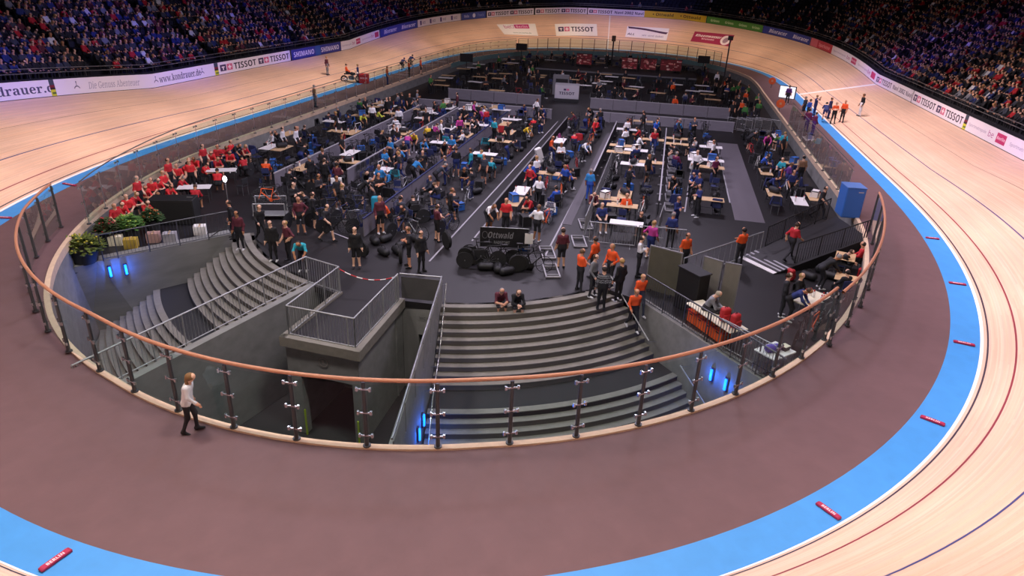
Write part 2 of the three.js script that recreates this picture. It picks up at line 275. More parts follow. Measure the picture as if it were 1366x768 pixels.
// ---------------------------------------------------------------- printed panels on the far banking
{
  const lo = 172, hi = 204;
  const panel = (c4, label, w, h, draw) => {
    const C = c4.map(([u, v]) => pixelOnTrack(u, v, lo, hi)), pos = [], uv = [], idx = [], nx = 10, ny = 4; // TL TR BR BL
    for (let j = 0; j <= ny; j++) for (let i = 0; i <= nx; i++) { const a = i / nx, b = j / ny, f = (k) => (C[0][k] * (1 - a) + C[1][k] * a) * (1 - b) + (C[3][k] * (1 - a) + C[2][k] * a) * b, p = onTrack(f(0), f(1), 0.012); pos.push(p.x, p.y, p.z); uv.push(a, 1 - b); }
    for (let j = 0; j < ny; j++) for (let i = 0; i < nx; i++) { const k = j * (nx + 1) + i; idx.push(k, k + nx + 1, k + 1, k + 1, k + nx + 1, k + nx + 2); }
    const g = new THREE.BufferGeometry(); g.setAttribute('position', new THREE.Float32BufferAttribute(pos, 3)); g.setAttribute('uv', new THREE.Float32BufferAttribute(uv, 2)); g.setIndex(idx); g.computeVertexNormals();
    tag(mesh('track_decal', g, printed(w, h, draw)), label, 'advert', 'printed adverts on the far banking');
  };
  panel([[662, 33], [714, 31.5], [718, 48], [670, 48]], 'white printed advert with a magenta block lying on the banked boards', 512, 200, (c, w, h) => { fill(c, w, h, '#f6f4f6'); c.fillStyle = '#c4207c'; c.fillRect(225, 12, 195, 70); words(c, 'be', 120, 52, 84, '#c4509a', '', 'sans-serif'); words(c, 'Berlin', 322, 48, 56, '#f4c6e0'); c.strokeStyle = '#c4509a'; c.lineWidth = 5; c.strokeRect(172, 30, 40, 44); words(c, 'www.be.berlin.de', 290, 160, 34, '#7d9c98', ''); });
  panel([[740, 32], [796, 32], [797, 48], [742, 48]], 'white printed advert with one dark wordmark lying on the banked boards', 512, 160, (c, w, h) => { fill(c, w, h, '#f7f5f6'); tissot(c, 256, 72, 84); });
  panel([[837, 35], [893, 38], [889, 54], [834, 49]], 'white printed advert crossed by a dark wavy stripe on the banked boards', 512, 190, (c, w, h) => { fill(c, w, h, '#f3f0f8'); c.fillStyle = '#43204f'; c.beginPath(); c.moveTo(10, 4); c.lineTo(190, 20); c.bezierCurveTo(300, 34, 380, 60, 505, 66); c.lineTo(490, 96); c.bezierCurveTo(360, 88, 280, 50, 20, 36); c.fill(); words(c, 'ALL', 60, 135, 52, '#4a3d63', 'italic bold'); words(c, 'wir sind dabei', 330, 140, 42, '#8a82a8', ''); });
  panel([[927, 42], [980, 47], [972, 62], [921, 55]], 'magenta printed advert with a white oval badge on the banked boards', 512, 180, (c, w, h) => { fill(c, w, h, '#a81f55'); words(c, 'Rhoenwasser', 190, 62, 60, '#ffffff', 'italic bold', 'sans-serif', 330); words(c, 'brunnen', 200, 112, 40, '#ffe6f0', 'bold'); c.fillStyle = '#fbeef4'; c.beginPath(); c.ellipse(430, 96, 68, 76, 0, 0, 7); c.fill(); c.fillStyle = '#a78aa0'; c.beginPath(); c.ellipse(430, 96, 34, 46, 0.4, 0, 7); c.fill(); });
}
function tissot(c, x, y, size) { const u = size; c.font = `bold ${u}px sans-serif`; c.textAlign = 'left'; c.textBaseline = 'middle'; const tw = c.measureText('TISSOT').width, x0 = x - (tw + u * 1.9) / 2; c.fillStyle = '#40305c'; c.fillRect(x0, y - u * 0.36, u * 0.8, u * 0.72); c.fillStyle = '#f4f0f4'; c.fillRect(x0 + u * 0.2, y - u * 0.16, u * 0.4, u * 0.14); c.fillRect(x0 + u * 0.33, y - u * 0.16, u * 0.14, u * 0.4); c.fillStyle = '#d2688f'; c.fillRect(x0 + u * 0.9, y - u * 0.36, u * 0.76, u * 0.72); c.fillStyle = '#f8eef4'; c.fillRect(x0 + u * 1.05, y - u * 0.08, u * 0.46, u * 0.16); c.fillRect(x0 + u * 1.2, y - u * 0.24, u * 0.16, u * 0.48); c.fillStyle = '#2c2440'; c.fillText('TISSOT', x0 + u * 1.85, y + u * 0.03); }
// ---------------------------------------------------------------- advertising boards round the top of the track
const BOARD_H = 0.95;
{
  const board = (s0, s1, label, cat, mat) => {
    const g = sweep(s0, s1, 0.6, (s) => [outerEdge(s, 0.02, 0.03), outerEdge(s, 0.06, BOARD_H)]); const u = g.attributes.uv, mx = s1 - s0;
    for (let i = 0; i < u.count; i++) u.setXY(i, (u.getX(i) - s0) / mx, u.getY(i) / BOARD_H);
    const back = sweep(s0, s1, 0.6, (s) => [outerEdge(s, 0.06, BOARD_H), outerEdge(s, 0.12, BOARD_H), outerEdge(s, 0.1, 0.03)]);
    const t = thing('advertising_board', label, cat, [0, 0, 0], 0, 'boards round the top of the track');
    mesh('printed_face', g, mat, t); mesh('backing', back, M.greyLight, t); return t;
  };
  const W = '#efe9f4';
  const kond = (c, x, y, s) => words(c, 'www.kondrauer.de', x, y, s, '#4a4a6a', 'bold', 'serif');
  const crest = (c, x) => { c.strokeStyle = '#6e6a84'; c.lineWidth = 7; c.beginPath(); c.arc(x, 84, 34, Math.PI * 1.2, Math.PI * 1.8); c.stroke(); c.fillStyle = '#6e6a84'; c.beginPath(); c.arc(x, 26, 6, 0, 7); c.fill(); c.fillRect(x - 3, 28, 6, 18); };
  const sL = (u) => boardS(u, 84, 176), sR0 = (u) => boardS(u, 196, 249), sR1 = (u) => boardS(u, 205, 276);
  const flagMat = printed(64, 96, (c, w, h) => { fill(c, w, h, '#3c4a5c'); c.fillStyle = '#7a1030'; c.fillRect(0, 34, w, 26); c.fillStyle = '#1c1018'; c.fillRect(0, 48, w, 12); c.fillStyle = '#d7d83a'; c.fillRect(0, 60, w, 36); c.fillStyle = '#5d7a30'; c.fillRect(14, 74, 50, 12); });
  const white1 = printed(1024, 96, (c, w, h) => { fill(c, w, h, W); kond(c, 760, 50, 66); crest(c, 380); words(c, 'Die Genuss Abenteuer', 160, 50, 38, '#9b96b4', 'italic', 'serif', 300); });
  board(sL(70) - 13, sL(70), 'white board with a serif web address before the first striped flag panel', 'board', white1);
  board(sL(70), sL(77), 'narrow flag panel of dark, red and yellow bands beside the pale board with two crests', 'board', flagMat);
  board(sL(77), sL(288), 'long white board with two crests, faint script and a web address', 'board', printed(2048, 96, (c, w, h) => { fill(c, w, h, W); crest(c, 210); words(c, 'Die Genuss Abenteuer', 620, 52, 56, '#a5a0bc', 'italic', 'serif'); crest(c, 1140); kond(c, 1500, 50, 64); crest(c, 1840); }));
  board(sL(288), sL(293), 'narrow flag panel of dark, red and yellow bands before the first double wordmark board', 'board', flagMat);
  const twin = printed(1024, 128, (c, w, h) => { fill(c, w, h, W); tissot(c, 262, 66, 92); tissot(c, 768, 66, 92); });
  board(sL(293), sL(388.5), 'white board with a dark wordmark twice beside the striped flag panel', 'board', twin);
  board(sL(390), sL(455), 'deep blue board with white block capitals twice', 'board', printed(768, 96, (c, w, h) => { fill(c, w, h, '#2b3596'); c.fillStyle = '#2358a8'; c.fillRect(350, 0, 80, h); words(c, 'SHIMANO', 180, 52, 64, '#e4e2ff'); words(c, 'SHIMANO', 590, 52, 64, '#e4e2ff'); }));
  const beb = printed(1024, 128, (c, w, h) => { fill(c, w, h, W); words(c, 'be', 330, 64, 66, '#b05a9a', ''); c.fillStyle = '#c4306e'; c.fillRect(400, 26, 110, 76); words(c, 'Berlin', 455, 64, 34, '#f4d6e4'); words(c, 'Sportmetropole', 150, 66, 34, '#a59ab8', ''); words(c, 'Sportmetropole', 680, 66, 34, '#a59ab8', ''); words(c, 'be', 840, 64, 66, '#b05a9a', ''); c.fillStyle = '#c4306e'; c.fillRect(900, 26, 100, 76); });
  board(sL(456), sL(507), 'white board with small magenta blocks between the two blue boards', 'board', beb);
  const script = printed(1024, 128, (c, w, h) => { fill(c, w, h, '#33439c'); words(c, 'Bioracer', 290, 66, 84, '#f0f0ff', 'italic bold', 'serif'); words(c, 'Bioracer', 790, 66, 84, '#f0f0ff', 'italic bold', 'serif'); });
  board(sL(508), sL(557), 'blue board with white italic script twice between two white boards', 'board', script);
  board(sL(558), sL(615), 'white board with four small violet emblems and grey words', 'board', printed(1024, 96, (c, w, h) => { fill(c, w, h, W); for (let i = 0; i < 4; i++) { c.fillStyle = '#5b4a8c'; c.fillRect(60 + i * 250, 20, 40, 56); words(c, 'UCI', 160 + i * 250, 50, 44, '#8c84ac'); } }));
  board(sL(616), sL(648), 'blue board with a round white mark at the start of the far bend', 'board', printed(512, 96, (c, w, h) => { fill(c, w, h, '#4a5cac'); words(c, 'Velo', 110, 50, 54, '#cdd4f4'); c.fillStyle = '#e8ecff'; c.beginPath(); c.arc(270, 48, 30, 0, 7); c.fill(); words(c, 'Track', 410, 50, 50, '#8a98d8'); }));
  const far = (u) => boardS(u, 165, 212);
  for (const [a, b, n] of [[650, 712, 'beside the blue board with a round mark'], [714, 783, 'over the printed advert with one wordmark'], ]) board(far(a), far(b), 'white board with a dark wordmark twice ' + n, 'board', twin);
  board(far(784), far(859), 'white board with three dark words beside the yellow board', 'board', printed(768, 96, (c, w, h) => { fill(c, w, h, W); tissot(c, 180, 50, 62); words(c, 'Navi 2002 Navi', 560, 50, 56, '#3a3460'); }));
  board(far(859), far(941), 'yellow board with black words twice on the far bend', 'board', printed(768, 96, (c, w, h) => { fill(c, w, h, '#d8b82a'); words(c, '\u2022 Ottwald', 230, 48, 58, '#3d3208'); words(c, '\u2022 Ottwald', 570, 48, 58, '#3d3208'); }));
  board(sR0(942), sR0(1016), 'green board with pale words four times between yellow and blue', 'board', printed(1024, 96, (c, w, h) => { fill(c, w, h, '#4d8f3a'); for (let i = 0; i < 4; i++) words(c, 'Grünes', 140 + i * 250, 50, 44, '#cfe8b4'); }));
  board(sR0(1017), sR0(1079), 'blue board with white italic script twice beside the green board', 'board', script);
  board(sR0(1080), sR0(1108), 'red board with pale words on the bend beside the blue one', 'board', printed(512, 96, (c, w, h) => { fill(c, w, h, '#c0394a'); c.fillStyle = '#d9707c'; c.fillRect(0, 0, 150, h); words(c, 'Sparkasse', 320, 50, 56, '#f0a6ac'); }));
  board(sR0(1108), sR0(1166), 'lilac white board with magenta blocks near the finish line', 'board', beb);
  board(sR0(1166), sR1(1214), 'grey white board with a wordmark and three dark words past the finish line', 'board', printed(1024, 128, (c, w, h) => { fill(c, w, h, '#e2dde6'); tissot(c, 262, 66, 88); words(c, 'Navi 2002 Navi', 770, 66, 70, '#4a4460'); }));
  board(sR1(1215), sR1(1282), 'white board with a dark wordmark twice beside the home straight flag panel', 'board', twin);
  board(sR1(1282), sR1(1286), 'narrow flag panel of dark, red and yellow bands at the home straight', 'board', flagMat);
  board(sR1(1286), sR1(1286) + 12, 'white board with magenta blocks following the flag panel of the home straight', 'board', beb);
  board(sR1(1286) + 12, sR1(1286) + 24, 'white board with a dark wordmark twice at the end of the home straight', 'board', twin);
}
// ---------------------------------------------------------------- stands round the track
const ROWS = 18, ROW_D = 0.85, ROW_H = 0.42, STAND_OUT = 1.0;
const standAt = (s, row, out = 0, up = 0) => { const p = outerEdge(s, STAND_OUT + row * ROW_D + out, 0); return V(p.x, p.y + 0.75 + row * ROW_H + up, p.z); };
{
  structure('stand_terrace', sweepFlat(0, LAP, 1.25, (s) => { const l = [outerEdge(s, 0.5, -0.3), outerEdge(s, 0.5, BOARD_H + 0.05), outerEdge(s, 0.62, BOARD_H + 0.05), outerEdge(s, 0.62, 0.75)]; for (let r = 0; r < ROWS; r++) { l.push(standAt(s, r)); l.push(standAt(s, r, ROW_D - 0.001)); } l.push(standAt(s, ROWS - 1, ROW_D, 6)); return l; }), M.stand);
  const r = thing('stand_railing', 'grey double rail along the front of the stands above the boards', 'railing');
  for (const [o, y] of [[0.55, 1.3], [0.55, 1.55]]) mesh('rail', sweep(0, LAP, 1, (s) => { const l = []; for (let i = 0; i <= 5; i++) { const a = i / 5 * Math.PI * 2; l.push(outerEdge(s, o + 0.03 * Math.cos(a), y + 0.03 * Math.sin(a))); } return l; }), M.steel, r);
  const posts = []; for (let s = 0; s < LAP; s += 2) posts.push(bar(outerEdge(s, 0.55, 0.9), outerEdge(s, 0.55, 1.55), 0.02, 5));
  mesh('rail_posts', merge(posts), M.steelDark, r).userData.kind = 'stuff';
}
// ---------------------------------------------------------------- stairs pit at the near bend
const CX = -1.0, CZ = 28.33, SR = 10.0, TR = 0.274, RISE = 0.18, LAND = 1.33, DEG = Math.PI / 180;
const radial = (deg, r) => V(CX + r * Math.sin(deg * DEG), 0, CZ + r * Math.cos(deg * DEG));
const A_LO = -56.5, A_L = -17.6, A_C = 11.8, A_R = 49.2;
const kerbSR = nearestS(kerb, 12.3, 40.4, 30, 62), kerbSL = nearestS(kerb, -13.4, 39.3, 63, 100);
const LW = [V(-9.75, 0, 34.15), V(-12.73, 0, 38.38), kerb(kerbSL)]; // top line of the wall beside the western flight
{
  // infield floor with the stair pit left open
  const o = []; for (let s = kerbSL; s <= LAP + kerbSR; s += 1) { const p = kerb(s, 0.1); o.push([p.x, p.z]); }
  const arc = (a0, a1, r) => { const n = 16; for (let i = 0; i <= n; i++) { const p = radial(a0 + (a1 - a0) * i / n, r); o.push([p.x, p.z]); } };
  { const p = kerb(kerbSR, 0.1); o.push([p.x, p.z]); }
  o.push([11.5, 39.5], [10.2, 37.98], [8.1, 35.55]);
  arc(A_R, A_C, SR - TR);
  o.push([1.05, 37.95], [-0.42, 38.02], [-0.41, 41.79], [-2.97, 41.61], [-2.8, 38.2], [-4.2, 37.75]);
  arc(A_L, -55.0, SR - TR);
  o.push([LW[0].x - 0.15, LW[0].z - 0.1], [LW[1].x - 0.16, LW[1].z - 0.1]);
  const f = structure('floor', slab(o, FL, 0.25), M.floor);
  tag(f, 'dark grey infield floor inside the track', null, null, 'structure');
  structure('floor_lower', slab([[-17, 33], [14, 33], [14, 47.6], [-17, 47.6]], LOW - 0.02, 0.2), M.carpet);
}
function staircase(label, a0, a1, seg) {
  const t = thing('staircase', label, 'stairs');
  const total = 20;
  for (let i = 0; i <= total; i++) {
    const landing = i === 10, rOut = i < 10 ? SR + i * TR : SR + 9 * TR + LAND + (i - 10) * TR, rIn = i === 0 ? SR - TR : i <= 10 ? SR + (i - 1) * TR : SR + 9 * TR + LAND + (i - 11) * TR, y = FL - i * RISE;
    if (y < LOW + 0.02) break;
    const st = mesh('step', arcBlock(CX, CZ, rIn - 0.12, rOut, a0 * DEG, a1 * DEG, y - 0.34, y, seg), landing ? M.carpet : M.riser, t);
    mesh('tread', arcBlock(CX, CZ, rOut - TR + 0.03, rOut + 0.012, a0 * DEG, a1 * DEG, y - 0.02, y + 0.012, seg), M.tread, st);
    st.userData.label = landing ? 'dark carpeted landing between the two flights' : undefined; if (!landing) delete st.userData.label;
  }
  return t;
}
staircase('wide curved grey staircase between the sheet parapet and the long table', A_C, A_R + 2.2, 26);
staircase('curved grey staircase going down beside the flower boxes', A_LO, A_L, 26);
{
  const wall = (name, a, b, y0, y1, t, side, m = M.concrete) => structure(name, wallGeo(a, b, y0, y1, t, side), m);
  wall('wall_stairs_centre', radial(A_C, SR - 0.5), V(2.75, 0, 47.0), LOW, FL + 0.03, 0.28, -1);
  wall('wall_stairs_inner', V(-4.15, 0, 37.6), V(-6.2, 0, 46.1), LOW, FL + 0.03, 0.28, 1);
  structure('wall_stairs_right', merge([wallGeo(V(7.8, 0, 35.45), V(10.07, 0, 38.08), LOW, FL + 0.03, 0.3, 1), wallGeo(V(10.07, 0, 38.08), V(12.3, 0, 40.7), LOW, FL + 0.03, 0.3, 1)]), M.concrete);
  // western wall: its top edge and its foot do not run parallel
  const foot = (r, y) => { const p = radial(A_LO, r); return V(p.x, y, p.z); };
  const top = (p) => V(p.x, FL + 0.03, p.z), back = (p) => V(p.x - 0.45, p.y, p.z - 0.45);
  const T0 = top(LW[0]), T1 = top(LW[1]), T2 = top(LW[2]), mixF = (f, t) => { const p = f.clone().lerp(V(t.x, LOW, t.z), 0.5); return p; }, B0 = mixF(foot(10.3, LOW), T0), B1 = mixF(foot(13.2, LOW), T1), B2 = mixF(foot(16.6, LOW), T2);
  const hx = (a, b, c, d) => hexa([a, b, back(b), back(a)], [c, d, back(d), back(c)]);
  structure('wall_stairs_left', merge([hx(T0, T1, B0, B1), hx(T1, T2, B1, B2)]), M.concrete);
  // risers of earth behind the flights
  structure('wall_stairs_back', merge([arcBlock(CX, CZ, SR - 0.9, SR - TR - 0.05, A_LO * DEG, A_L * DEG, LOW, FL - 0.26, 20), arcBlock(CX, CZ, SR - 0.9, SR - TR - 0.05, A_C * DEG, 52 * DEG, LOW, FL - 0.26, 20)]), M.concreteDark);
  // small block house between the flights, its roof level with the infield
  const NL = V(-2.97, 0, 41.61), NR = V(-0.41, 0, 41.79), IR = V(-0.44, 0, 38.0), IL = V(-2.75, 0, 38.1);
  const b = thing('stair_block', 'grey concrete block house with railed roof and a dark doorway between the flights', 'block house');
  const fr = (u0, u1, y0, y1) => { const a = NL.clone().lerp(NR, u0), c = NL.clone().lerp(NR, u1); return wallGeo(a, c, y0, y1, 0.3, 1); };
  mesh('front_wall', merge([fr(0, 0.18, LOW, FL - 0.28), fr(0.96, 1, LOW, FL - 0.28), fr(0.18, 0.96, LOW + 2.35, FL - 0.28)]), M.concrete, b);
  mesh('side_wall', wallGeo(NL, IL, LOW, FL - 0.28, 0.25, -1), M.concrete, b); mesh('side_wall', wallGeo(NR, IR, LOW, FL - 0.28, 0.25, 1), M.concrete, b);
  const co = (p, d) => V(p.x + d[0], 0, p.z + d[1]);
  mesh('coping', merge([wallGeo(co(NL, [-0.12, 0.12]), co(NR, [0.12, 0.12]), FL - 0.26, FL + 0.08, 0.22, 1), wallGeo(co(NR, [0.12, 0.12]), co(IR, [0.12, 0]), FL - 0.26, FL + 0.08, 0.22, 1), wallGeo(co(NL, [-0.12, 0.12]), co(IL, [-0.12, 0]), FL - 0.26, FL + 0.08, 0.22, -1)]), M.tread, b);
  mesh('inner_back_wall', wallGeo(V(-2.8, 0, 38.6), V(-0.4, 0, 38.6), LOW, FL - 0.3, 0.1, -1), M.concrete, b);
  const fp = NL.clone().lerp(NR, 0.52), emb = mesh('round_emblem', new THREE.CircleGeometry(0.19, 24), printed(128, 128, (c, w, h) => { fill(c, w, h, '#6d6d6b'); c.strokeStyle = '#8c8480'; c.lineWidth = 10; c.beginPath(); c.arc(64, 64, 50, 0, 7); c.stroke(); c.beginPath(); c.moveTo(36, 40); c.lineTo(92, 88); c.stroke(); c.fillStyle = '#8c8480'; c.fillRect(52, 40, 20, 46); }), b);
  emb.position.set(fp.x, FL - 0.62, fp.z + 0.02); emb.rotation.y = -0.07;
  for (const u of [0.19, 0.95]) { const p = NL.clone().lerp(NR, u); mesh('door_tape', box(0.05, 1.0, 0.05, p.x, LOW + 0.5, p.z + 0.03), plain(0xa9c02c, 0.6), b).userData.label = 'yellow green tape on the door frame'; }
  // wall with the second doorway, behind the railing
  const d2 = thing('doorway_wall', 'grey wall with a narrow dark doorway under dim lettering behind the railed gap', 'doorway');
  const ww = (x0, x1, y0, y1) => box(x1 - x0, y1 - y0, 0.25, (x0 + x1) / 2, (y0 + y1) / 2, 37.85);
  mesh('wall_face', merge([ww(-0.44, 0.15, LOW, FL - 0.25), ww(1.15, 1.5, LOW, FL - 0.25), ww(0.15, 1.15, LOW + 2.3, FL - 0.25)]), M.concrete, d2);
  mesh('door_leaf', box(1.0, 2.3, 0.08, 0.65, LOW + 1.15, 37.72), M.black, d2);
  const sg = mesh('lettering', new THREE.PlaneGeometry(0.9, 0.2), printed(256, 56, (c, w, h) => { fill(c, w, h, '#7c7c7a'); words(c, 'WC Damen', 128, 30, 44, '#4c4c4c'); }), d2); sg.position.set(0.6, FL - 0.62, 37.985);
}
// railings with upright bars
function railing(label, pts, baseY, h, gap, opt = {}) {
  const t = thing('railing', label, 'railing'), m = opt.mat ?? M.galv, bars = [];
  for (let k = 0; k < pts.length - 1; k++) {
    const a = V(pts[k].x, pts[k].y ?? 0, pts[k].z), b = V(pts[k + 1].x, pts[k + 1].y ?? 0, pts[k + 1].z), ya = baseY + a.y, yb = baseY + b.y, L = Math.hypot(a.x - b.x, a.z - b.z), n = Math.max(1, Math.round(L / gap));
    mesh('top_rail', bar(V(a.x, ya + h, a.z), V(b.x, yb + h, b.z), 0.028, 8), m, t); mesh('bottom_rail', bar(V(a.x, ya + 0.1, a.z), V(b.x, yb + 0.1, b.z), 0.02, 6), m, t);
    for (let i = 0; i <= n; i++) { const f = i / n, x = a.x + (b.x - a.x) * f, z = a.z + (b.z - a.z) * f, y = ya + (yb - ya) * f, big = i % 9 === 0 || i === n; if (big) mesh('post', bar(V(x, y, z), V(x, y + h, z), 0.024, 6), m, t); else bars.push(bar(V(x, y + 0.1, z), V(x, y + h, z), 0.0085, 4)); }
  }
  if (bars.length) mesh('bars', merge(bars), m, t).userData.kind = 'stuff';
  return t;
}
const RH = 1.08;
railing('thin grey railing on the wall between the western stairs and the block house', [V(-4.22, 0, 37.7), V(-6.25, 0, 46.2)], FL, RH, 0.12);
railing('short grey railing closing the gap beside the block house', [V(-4.2, 0, 37.75), V(-2.72, 0, 38.2)], FL, RH, 0.12);
railing('grey railing round the roof of the block house', [V(-2.7, 0, 38.2), V(-2.86, 0, 41.5), V(-0.52, 0, 41.68), V(-0.5, 0, 38.15)], FL, RH, 0.12);
railing('dark railing on the wall with blue lamps beside the flower boxes', [V(-9.62, 0, 34.0), V(-12.6, 0, 38.2)], FL, RH, 0.13, { mat: M.steelDark });
railing('dark railing beside the long cream table above the wide stairs', [V(7.95, 0, 35.5), V(10.12, 0, 38.0), V(12.1, 0, 40.4)], FL, RH, 0.12, { mat: M.steelDark });
{ // panelled parapet down the middle wall
  const a = V(1.02, 0, 37.9), b = V(2.78, 0, 46.8), t = thing('parapet', 'grey sheet parapet with steel rail beside the wide stairs', 'parapet');
  const n = 6; for (let i = 0; i < n; i++) { const p = a.clone().lerp(b, (i + 0.03) / n), q = a.clone().lerp(b, (i + 0.97) / n); mesh('panel', wallGeo(p, q, FL + 0.12, FL + 0.98, 0.03, 1), M.concrete, t); }
  mesh('top_rail', bar(V(a.x, FL + RH, a.z), V(b.x, FL + RH, b.z), 0.032, 8), M.steel, t);
  const teeth = []; for (let i = 0; i < 46; i++) { const p = a.clone().lerp(b, i / 45); teeth.push(box(0.05, 0.14, 0.05, p.x - 0.02, FL + 0.09, p.z)); }
  mesh('fixings', merge(teeth), M.galv, t).userData.kind = 'stuff';
  mesh('top_rail', bar(V(-0.45, FL + RH, 38.1), V(1.02, FL + RH, 37.95), 0.028, 8), M.galv, t);
  mesh('panel', wallGeo(V(-0.42, 0, 38.05), V(1.0, 0, 37.95), FL + 0.12, FL + 0.95, 0.03, 1), M.concreteDark, t);
  const hr = thing('handrail', 'bright steel handrail sloping down the wide stairs along the parapet wall', 'handrail');
  const h0 = radial(A_C + 1.2, SR), h1 = radial(A_C + 0.9, SR + 2.5), h2 = radial(A_C + 0.9, SR + 3.8), h3 = radial(A_C + 0.9, SR + 6.3); 
  mesh('rail', tube([V(h0.x, FL + 0.95, h0.z), V(h1.x, FL - 0.85, h1.z), V(h2.x, FL - 0.9, h2.z), V(h3.x, FL - 2.7, h3.z)], 0.025), M.chrome, hr);
  for (const [p, y] of [[h0, 0.9], [h1, -0.87], [h2, -0.92], [h3, -2.7]]) mesh('bracket', bar(V(p.x, FL + y, p.z), V(p.x - 0.3, FL + y - 0.08, p.z + 0.03), 0.012, 5), M.steel, hr);
  const hr2 = thing('handrail', 'steel handrail sloping down the wall under the long table', 'handrail');
  const g0 = radial(A_R - 1.2, SR + 0.3), g1 = radial(A_R - 1.6, SR + 2.6), g2 = radial(A_R - 2, SR + 4.2), g3 = radial(A_R - 2, SR + 6);
  mesh('rail', bar(V(g0.x, FL + 0.75, g0.z), V(g1.x, FL - 0.85, g1.z), 0.024, 8), M.galv, hr2); mesh('rail', bar(V(g2.x, FL - 1.0, g2.z), V(g3.x, FL - 2.2, g3.z), 0.024, 8), M.galv, hr2);
  for (const [p, y] of [[g0, 0.7], [g1, -0.9], [g2, -1.05], [g3, -2.2]]) mesh('bracket', bar(V(p.x, FL + y, p.z), V(p.x + 0.3, FL + y - 0.06, p.z - 0.2), 0.012, 5), M.steel, hr2);
  const hr3 = thing('handrail', 'thin dark handrail on the sloping wall beside the curved stairs', 'handrail');
  const f = (r, y, o = 1.2) => { const p = radial(A_LO + o, r); return V(p.x, y, p.z); };
  mesh('rail', tube([f(10.2, FL + 0.8), f(12.4, FL - 0.75), f(12.5, FL - 1.2)], 0.022), M.steelDark, hr3); mesh('rail', tube([f(13.9, FL - 0.95), f(16.2, FL - 2.5), f(16.3, FL - 2.9)], 0.022), M.steelDark, hr3);
  for (const [r, y] of [[10.6, 0.45], [12.2, -0.65], [14.2, -1.2], [16, -2.4]]) mesh('bracket', bar(f(r, FL + y), f(r, FL + y - 0.1, -1), 0.012, 5), M.steelDark, hr3);
}
// blue wall lamps
function wallLamp(p, n, label) {
  const t = thing('wall_lamp', label, 'wall lamp', p, Math.atan2(n.x, n.z), 'blue wall lamps of the stairs');
  mesh('back_plate', rbox(0.14, 0.52, 0.05, 0, 0, 0.025, 0.02), M.navy, t);
  mesh('diffuser', rbox(0.09, 0.42, 0.06, 0, 0, 0.075, 0.03), std({ color: 0x203060, emissive: 0x1470ff, emissiveIntensity: 5 }), t);
  const l = new THREE.PointLight(0x2a6cff, 1.6, 0, 2); l.position.set(p.x + n.x * 0.2, p.y, p.z + n.z * 0.2); l.castShadow = true; scene.add(l);
}
{
  const wn = V(0.82, 0, 0.57), T0 = V(LW[0].x, FL, LW[0].z), T1 = V(LW[1].x, FL, LW[1].z), B0 = radial(A_LO, 10.3).lerp(T0, 0.5); B0.y = LOW;
  for (const [u, v] of [[146, 361], [167, 358]]) wallLamp(pxOn(u, v, T0, T1, B0).add(V(0.05, 0, 0.04)), wn, 'blue glowing wall lamp on the wall below the flower boxes');
  const c0 = radial(A_C, SR - 0.5), c1 = V(2.75, 0, 47.0), cn = V(c1.z - c0.z, 0, -(c1.x - c0.x)).normalize();
  for (const [u, v] of [[562, 560], [556, 579]]) wallLamp(pxOn(u, v, c0, c1, V(c0.x, -3, c0.z)).addScaledVector(cn, 0.01), cn, 'blue glowing wall lamp on the wall under the sheet parapet');
  const r0 = V(10.07, 0, 38.08), r1 = V(12.3, 0, 40.7);
  for (const [u, v] of [[951, 499], [970, 512]]) wallLamp(pxOn(u, v, r0, r1, V(r0.x, -3, r0.z)).add(V(-0.01, 0, 0.01)), V(-0.76, 0, 0.65), 'blue glowing wall lamp on the wall under the long cream table');
}
